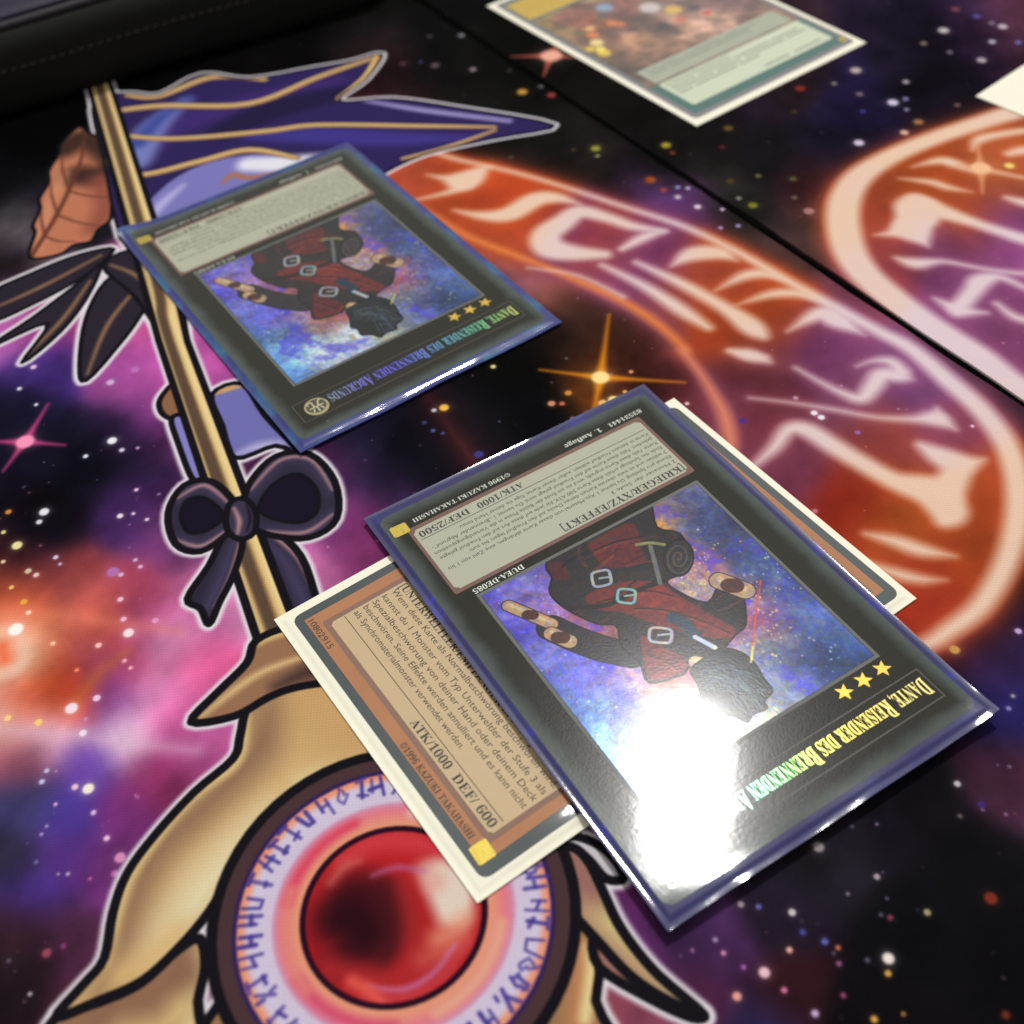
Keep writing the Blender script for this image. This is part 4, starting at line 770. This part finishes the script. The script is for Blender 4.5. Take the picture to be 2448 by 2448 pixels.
def letters(name, rows, surf, off, mat, parent):
    """rows: (string, u0, u1, baseline v, cap height, serif?, weight) laid out as one printed block"""
    V_, F_ = [], []
    for t, u0, u1, v0, ch, ser, wt in rows:
        v, f = text_mesh(serif(t) if ser else t, 2, wt)
        if not len(v): continue
        cv_, _ = text_mesh(serif('H') if ser else 'H', 2, wt); cap = cv_[:, 1].max()
        x0, x1 = v[:, 0].min(), v[:, 0].max(); s = len(V_)
        for x, y in v:
            X = u0 + (x - x0) / (x1 - x0) * (u1 - u0); Y = v0 + y / cap * ch; V_.append((X, Y, surf(X, Y) + off))
        F_ += [tuple(i + s for i in q) for q in f]
    return link(name, mesh(name, V_, F_), mat, parent)
def small_caps(t, u0, u1, v0, big, small, wt):
    """words with a tall first letter, the rest small capitals, spread from u0 to u1"""
    parts = []; x = 0.0
    for wd in t.split(' '):
        tall = wd[0] in 'DRBA' and wd != 'des'
        for i, c in enumerate(wd.upper()):
            v, f = text_mesh(serif(c), 3, wt); hgt = big if (i == 0 and tall) else small; cap = .72
            if c == ',': hgt = small
            wdt = max(v[:, 0].max() - v[:, 0].min(), .05) * hgt / cap * .62
            parts.append((v, f, x, wdt, hgt / cap)); x += wdt + .22
        x += .7
    k = (u1 - u0) / (x - .92); V_, F_ = [], []
    for v, f, px, wdt, sy in parts:
        s = len(V_); a, b_ = v[:, 0].min(), v[:, 0].max()
        for p in v: V_.append((u0 + (px + (p[0] - a) / max(b_ - a, 1e-6) * wdt) * k, v0 + p[1] * sy))
        F_ += [tuple(i + s for i in q) for q in f]
    return V_, F_
def star_pts(x, y, r, n=5): return [(x + (r if i % 2 == 0 else r * .42) * math.sin(i * math.pi / n), y + (r if i % 2 == 0 else r * .42) * math.cos(i * math.pi / n)) for i in range(2 * n)]

# ------------------------------------------------------------------ setting: table and the two playmats
def box_sheet(name, P, z0, z1, mat, uv=None, parent=None):
    """flat slab from a convex outline (mm) with UVs from its plan"""
    n = len(P); v = [(x, y, z1) for x, y in P] + [(x, y, z0) for x, y in P]
    f = [tuple(range(n)), tuple(range(2 * n - 1, n - 1, -1))] + [(i, n + i, n + (i + 1) % n, (i + 1) % n) for i in range(n)]
    return link(name, mesh(name, v, f, uv), mat, parent)
tb = box_sheet('table', [(-900, -500), (900, -500), (900, 1100), (-900, 1100)], -30, -2.4, M_table); tag(tb, kind='structure')
def mat_obj(b0, b1, label):
    # the trimmed rubber edge along the seam is not ruler-straight
    wob = lambda a, k: .22 * math.sin(a * .045 + k) + .12 * math.sin(a * .21 + 2 * k) + .05 * math.sin(a * .9)
    aa = np.linspace(A0 + 1, A1 - 1, 90)
    lo = [(a, b0 + (wob(a, 1.3) if b0 > 0 else 0)) for a in (aa if b0 > 0 else aa[[0, -1]])]; hi = [(a, b1 + (wob(a, 3.1) if b1 < 0 else 0)) for a in (aa if b1 < 0 else aa[[0, -1]])]
    q = lo + hi[::-1]
    P = [tuple(SO + SA * a + SB * c) for a, c in q]
    if sum(P[i - 1][0] * P[i][1] - P[i][0] * P[i - 1][1] for i in range(len(P))) < 0: P.reverse(); q.reverse()
    root = thing('playmat', label, 'playmat', (0, 0, 0), 'printed playmats side by side')
    uv = [((a - A0) / (A1 - A0), (c - B0) / (B1 - B0)) for a, c in q] * 2
    box_sheet('printed_top', P, -.5, 0, M_mat, uv, root); box_sheet('rubber_base', P, -2.4, -.502, M_rubber, uv, root)
    return root
mat_obj(B0 + 1, -1.0, 'playmat printed with a red gem, gold leaves and half a glowing ring, under most cards')
mat_obj(1.0, B1 - 1, 'dark starry playmat beyond the black seam with a glowing ring at its right')

# ------------------------------------------------------------------ the cards
def black_card(root, surf, art_mat, title_mat, sleeve_mat_, hidden_end=False):
    s = sleeve('sleeve', 62, 90.8, surf, .10, sleeve_mat_, root)
    c = plate('card', 1.8, 60.3, 2.2, 88.3, surf, .03, M_black_card, root, 1.6, 1.7)
    plate('text_frame', 6.4, 57.0, 7.1, 24.7, surf, .05, M_redframe, c, 2., .5, .015)
    plate('text_box', 7.1, 56.4, 8.0, 23.9, surf, .065, M_cream, c, 2., .8, .012, chamfer=True)
    plate('artwork', 8.3, 53.5, 27.3, 72.8, surf, .055, art_mat, c, 1.0, 0, .015, (8.2, 53.6, 27.2, 72.9))
    frame('artwork_frame', 7.6, 54.2, 26.7, 73.5, .62, surf, .06, M_silver, c)
    frame('title_frame', 4.6, 57.4, 78.3, 84.4, .22, surf, .05, M_titleline, c)
    for x in (9.0, 12.9, 16.8): poly('level_star', star_pts(x, 75.4, 1.55), surf, .06, M_star, c)
    v, f = small_caps('Dante, Reisender des Brennenden Abgrunds', 5.4, 50.2, 79.8, 3.4, 2.65, -.006)
    link('title_lettering', mesh('title_lettering', [(x, y, surf(x, y) + .06) for x, y in v], f), title_mat, c)
    t = np.linspace(0, 2 * np.pi, 28, endpoint=False)
    poly('attribute_emblem', [(53.3 + 2.5 * math.cos(a), 81.5 + 2.5 * math.sin(a)) for a in t], surf, .06, M_dullgold, c)
    poly('emblem_field', [(53.3 + 2.1 * math.cos(a), 81.3 + 2.0 * math.sin(a)) for a in t], surf, .07, M_darkdisc, c)
    letters('emblem_character', [('\u5149', 51.7, 54.9, 79.95, 2.5, False, .02)], surf, .08, M_palegold, c)
    poly('hologram_seal', [(56.5, 5.2), (59.2, 5.05), (59.5, 5.4), (59.55, 7.3), (59.3, 7.65), (56.7, 7.75), (56.35, 7.4), (56.3, 5.5)], surf, .075, M_gold, c)
    letters('type_line', [('[KRIEGER/XYZ/EFFEKT]', 7.6, 34.0, 21.9, 1.55, True, .02)], surf, .08, M_ink, c)
    body = ['2 Monster der Stufe 3', 'Einmal pro Spielzug: Du kannst 1 Xyz-Material von dieser Karte abhängen, eine Zahl von 1 bis', '3 wählen und so viele oberste Karten deines Decks auf den Friedhof legen; bis zum',
            'Ende des Spielzugs erhält diese Karte 500 ATK für jede auf diese Art auf den Friedhof gelegte', 'Karte. Falls diese Karte angreift, wird sie am Ende der Battle Phase in die Verteidigungsposition', 'geändert. Falls diese Karte auf den Friedhof gelegt wird: Du kannst 1 „Brennender Abgrund“-',
            'Karte in deinem Friedhof wählen, außer dieser Karte; füge sie deiner Hand hinzu.']
    ends = [22, 55.2, 50, 55.2, 55.4, 55.2, 49]
    letters('effect_text', [(r, 7.8, e, 20.2 - 1.43 * i, .78, False, -.008) for i, (r, e) in enumerate(zip(body, ends))], surf, .08, M_ink_soft, c)
    rule('stat_rule', 7.6, 55.9, 10.65, .14, surf, .08, M_ink_soft, c)
    letters('stat_line', [('ATK/1000', 34.0, 43.6, 8.75, 1.35, True, .02), ('DEF/2500', 45.4, 55.6, 8.75, 1.35, True, .02)], surf, .08, M_ink, c)
    letters('set_code', [('DUEA-DE085', 44.2, 54.2, 25.35, 1.05, True, 0)], surf, .06, M_silver_ink, c)
    letters('card_number', [('83531441', 5.0, 12.5, 5.5, .95, True, 0)], surf, .06, M_silver_ink, c)
    letters('edition_text', [('1. Auflage', 14.2, 22.4, 5.4, 1.05, True, .03)], surf, .06, M_silver_ink, c)
    letters('copyright_text', [('©1996 KAZUKI TAKAHASHI', 34.6, 55.0, 5.4, .95, True, 0)], surf, .06, M_silver_ink, c)

def bell(x, c, s): return math.exp(-((x - c) / s) ** 2)
def surf_main(u, v):                                  # lies over the white-sleeved card, near end up, near edge rippled
    z = 1.45 + .0105 * v + .012 * 20 * max(v - 40, 0) ** 2 / 2500 * .5
    z += bell(v, 91, 2.0) * (.15 * math.sin(u * .27 + .9) + .03 * math.sin(u * .8)) + .50 * bell(u, 0, 3.2) * bell(v, 91, 4.2)
    return z + .012 * math.sin(u * .11 + v * .07)
def surf_far(u, v):
    return .62 + .35 * (v / 90.8) ** 2 + bell(v, 91, 2.2) * (.12 * math.sin(u * .2 + 2.4) + .03 * math.sin(u * .7)) + 1.5 * bell(u, 62, 6.0) * bell(v, 0, 3.2) + .012 * math.sin(u * .12 + v * .06)
def surf_white(u, v):
    return .52 + .012 * math.sin(u * .1 + v * .08) + .5 * bell(u, 57.5, 5) * bell(v, 16, 8)
def surf_teal(u, v): return .5 + .01 * math.sin(u * .1 + v * .09)

t = thing('sleeved_card', 'nearest dark-framed card in a blue sleeve with a white glare, lying across a white-sleeved card', 'trading card', MAIN, 'blue-sleeved trading cards')
black_card(t, surf_main, M_art_main, M_title_main, M_sleeve_main)
t = thing('sleeved_card', 'dark-framed card in a blue sleeve lying alone beside the violet banner print', 'trading card', FAR, 'blue-sleeved trading cards')
black_card(t, surf_far, M_art_far, M_title_far, M_sleeve_far)

# brown effect card in a white sleeve, sideways under the nearest card
t = thing('sleeved_card', 'brown card in a white sleeve turned sideways, half covered by the nearest blue-sleeved card', 'trading card', WHITE, 'white-sleeved trading cards')
sleeve('sleeve', 61.7, 88.0, surf_white, .08, M_white_sleeve, t)
c = plate('card', 1.8, 59.6, 2.4, 86.5, surf_white, .03, M_slate, t, 1.0, 1.6)
plate('card_field', 3.5, 57.4, 4.0, 84.9, surf_white, .045, M_rust, c, 1.0, 0, .012)
plate('text_frame', 5.7, 55.5, 6.2, 23.4, surf_white, .06, M_shade, c, 1.0, .4, .012)
plate('text_box', 6.7, 54.5, 7.2, 22.4, surf_white, .072, M_parch, c, 1.0, .6, .012, chamfer=True)
plate('artwork_frame', 7.0, 54.2, 26.6, 72.8, surf_white, .06, M_shade, c, 1.0, 0, .012)
plate('title_bar', 4.6, 56.6, 76.8, 83.2, surf_white, .06, M_shade, c, 1.0, 0, .012)
letters('type_line', [('[UNTERWELTLER/EMPFÄNGER/EFFEKT]', 7.2, 46, 20.6, 1.45, True, .03)], surf_white, .085, M_ink, c)
letters('effect_text', [(r, 7.2, e, v, 1.15, False, .004) for r, e, v in (('Wenn diese Karte als Normalbeschwörung beschworen wird,', 54.0, 18.95), ('kannst du 1 Monster vom Typ Unterweltler der Stufe 3 als', 53.9, 17.0), ('Spezialbeschwörung von deiner Hand oder deinem Deck', 54.0, 15.15),
        ('beschwören. Seine Effekte werden annulliert und es kann nicht', 54.0, 13.3), ('als Synchromaterialmonster verwendet werden.', 40.0, 11.45))], surf_white, .085, M_ink_brown, c)
rule('stat_rule', 6.9, 53.9, 9.9, .14, surf_white, .085, M_ink_brown, c)
letters('stat_line', [('ATK/1000', 31.2, 41.6, 7.7, 1.5, True, .02), ('DEF/ 600', 43.2, 53.6, 7.7, 1.5, True, .02)], surf_white, .085, M_ink, c)
letters('card_number', [('10802915', 4.1, 11.2, 4.35, 1.15, False, -.01)], surf_white, .07, M_ink_brown, c)
letters('copyright_text', [('©1996 KAZUKI TAKAHASHI', 33.6, 53.2, 4.35, 1.1, True, 0)], surf_white, .07, M_ink_brown, c)
poly('hologram_seal', [(54.5, 3.4), (57.3, 3.25), (57.5, 3.6), (57.55, 6.0), (57.2, 6.3), (54.6, 6.35), (54.3, 6.0), (54.3, 3.7)], surf_white, .08, M_gold, c)

# teal-framed card in a white sleeve near the top edge
t = thing('sleeved_card', 'teal-framed card in a white sleeve at the top edge, pale text box towards the camera', 'trading card', TEAL, 'white-sleeved trading cards')
sleeve('sleeve', 61.7, 88.0, surf_teal, .08, M_white_sleeve, t)
c = plate('card', 1.7, 60.0, 2.2, 86.2, surf_teal, .03, M_lilac, t, 1.6, 1.4)
plate('card_field', 3.2, 58.5, 4.0, 84.6, surf_teal, .045, M_teal, c, 2., .4, .012)
plate('artwork', 3.6, 58.4, 21.0, 71.0, surf_teal, .06, M_art_teal, c, 2., 0, .012, (3.6, 58.4, 21.0, 71.0))
plate('title_bar', 3.6, 58.2, 72.0, 83.6, surf_teal, .06, M_star, c, 2., 0, .012)
plate('scale_box', 6.0, 56.2, 21.8, 29.6, surf_teal, .075, M_mint2, c, 2., .5, .012)
plate('text_box', 6.0, 57.0, 7.4, 20.9, surf_teal, .075, M_mint, c, 2., .7, .012)
M_fade_ink = print_mat('faded_grey_ink', (138,142,128), .5, True, .2, 500)
for i, (v_, segs) in enumerate(((19.4, ((7.4, 30),)), (17.6, ((7.4, 16), (17, 29), (30, 43), (44, 54))), (15.9, ((7.4, 21), (22, 31), (32.5, 47), (48, 55))), (14.2, ((7.4, 12), (13, 28), (29, 36))), (9.2, ((33, 42), (44, 54))), (27.6, ((8, 20), (21, 35), (36, 47))), (25.9, ((8, 14), (15, 30), (31, 44))))):
    for u0_, u1_ in segs: rule('text_line', u0_, u1_, v_, .62, surf_teal, .095, M_fade_ink, c)
poly('hologram_seal', [(57.0, 4.1), (59.4, 4.1), (59.4, 6.2), (57.0, 6.2)], surf_teal, .085, M_gold, c)

# face-down card in a plain white sleeve, right edge: corner at the left, edges running to the right
P0, P1, P2 = px2mm(2333, 228, .5), px2mm(2448, 154, .5), px2mm(2448, 283, .5)
e1 = (P1 - P0) / np.hypot(*(P1 - P0)); ang = math.atan2(e1[1], e1[0])
pose = (P0[0] + 61.7 * math.sin(ang), P0[1] - 61.7 * math.cos(ang), ang)
e2 = (P2 - P0) / np.hypot(*(P2 - P0))
t = thing('sleeved_card', 'blank white-sleeved card face down at the right edge above the glowing ring', 'trading card', pose, 'white-sleeved trading cards')
surf_back = lambda u, v: .52 + .03 * math.sin(u * .1)
sleeve('sleeve', 88.0, 61.7, surf_back, .08, M_white_sleeve, t)
plate('sleeve_back', 1.8, 86.2, 1.8, 59.9, surf_back, .02, M_white_sleeve, t, 3., 1.0)

# ------------------------------------------------------------------ black fabric pouch at the upper left
M_pouch = print_mat('black_nylon', (9,9,10), .75, False, .3, 900); M_pouch_top = print_mat('dark_violet_nylon', (34,24,52), .45, False, .3, 300); M_piping = print_mat('dark_grey_piping', (48,46,52), .55, False, .2, 500); M_thread = print_mat('grey_thread', (46,46,44), .8, False, .3, 900)
Qa, Qb = px2mm(0, 172, 11.3), px2mm(590, 0, 11.3); _d = (Qb - Qa) / np.hypot(*(Qb - Qa))
Pa, Pb = Qa - _d * 45, Qa + _d * 112
dv_ = Pb - Pa; Lp = float(np.hypot(*dv_)); ang = math.atan2(dv_[1], dv_[0])
t = thing('pouch', 'black nylon pouch with a stitched front lying across the upper left corner of the playmat', 'pouch', (Pa[0], Pa[1], ang))
def loft(name, prof, x0, x1, mat, parent, endr=5.):
    """profile (y, z) swept along x with rounded ends"""
    xs = [x0, x0 + .4 * endr, x0 + endr] + list(np.linspace(x0 + endr, x1 - endr, 24))[1:-1] + [x1 - endr, x1 - .4 * endr, x1]; v = []; n = len(prof)
    cy = sum(p[0] for p in prof) / n
    for x in xs:
        e = min(x - x0, x1 - x); k = 1 - (1 - min(e / endr, 1)) ** 2; s = .80 + .20 * math.sqrt(max(k, 0))
        for y, z in prof: v.append((x, cy + (y - cy) * (s if y < cy else 1), z * (.86 + .14 * k) + .25 * math.sin(x * .09 + y * .1)))
    f = [(i * n + j, (i + 1) * n + j, (i + 1) * n + (j + 1) % n, i * n + (j + 1) % n) for i in range(len(xs) - 1) for j in range(n)]
    f += [tuple(range(n - 1, -1, -1)), tuple((len(xs) - 1) * n + j for j in range(n))]
    return link(name, mesh(name, v, f), mat, parent, True)
loft('body', [(0, .3), (-.6, 2), (-.8, 6), (-.5, 11), (.3, 15.5), (2.0, 18.5), (5, 20.0), (60, 22), (70, 12), (70, .3)], 0, Lp, M_pouch, t)
loft('top_panel', [(8, 20.2), (9, 21.2), (14, 22.0), (58, 24.0), (60, 22.4), (58, 20.5)], 4, Lp - 5, M_pouch_top, t)
loft('piping', [(4.0, 19.8), (4.3, 21.0), (5.3, 21.4), (6.4, 21.0), (6.6, 19.9)], 2, Lp - 3, M_piping, t)
v, f = [], []
for i in range(int((Lp - 12) / 2.6)):
    x = 6 + i * 2.6; s = len(v)
    for dx, dz, dy in ((0, 0, 0), (1.7, .15, 0), (1.7, .75, .1), (0, .6, .1), (.85, .38, -.35)): v.append((x + dx, -.80 + dy + .12, 11.2 + dz + .25 * math.sin(x * .09)))
    f += [(s, s + 1, s + 4), (s + 1, s + 2, s + 4), (s + 2, s + 3, s + 4), (s + 3, s, s + 4)]
o = link('stitching', mesh('stitching', v, f), M_thread, t); o['kind'] = 'stuff'
bpy.context.view_layer.update()
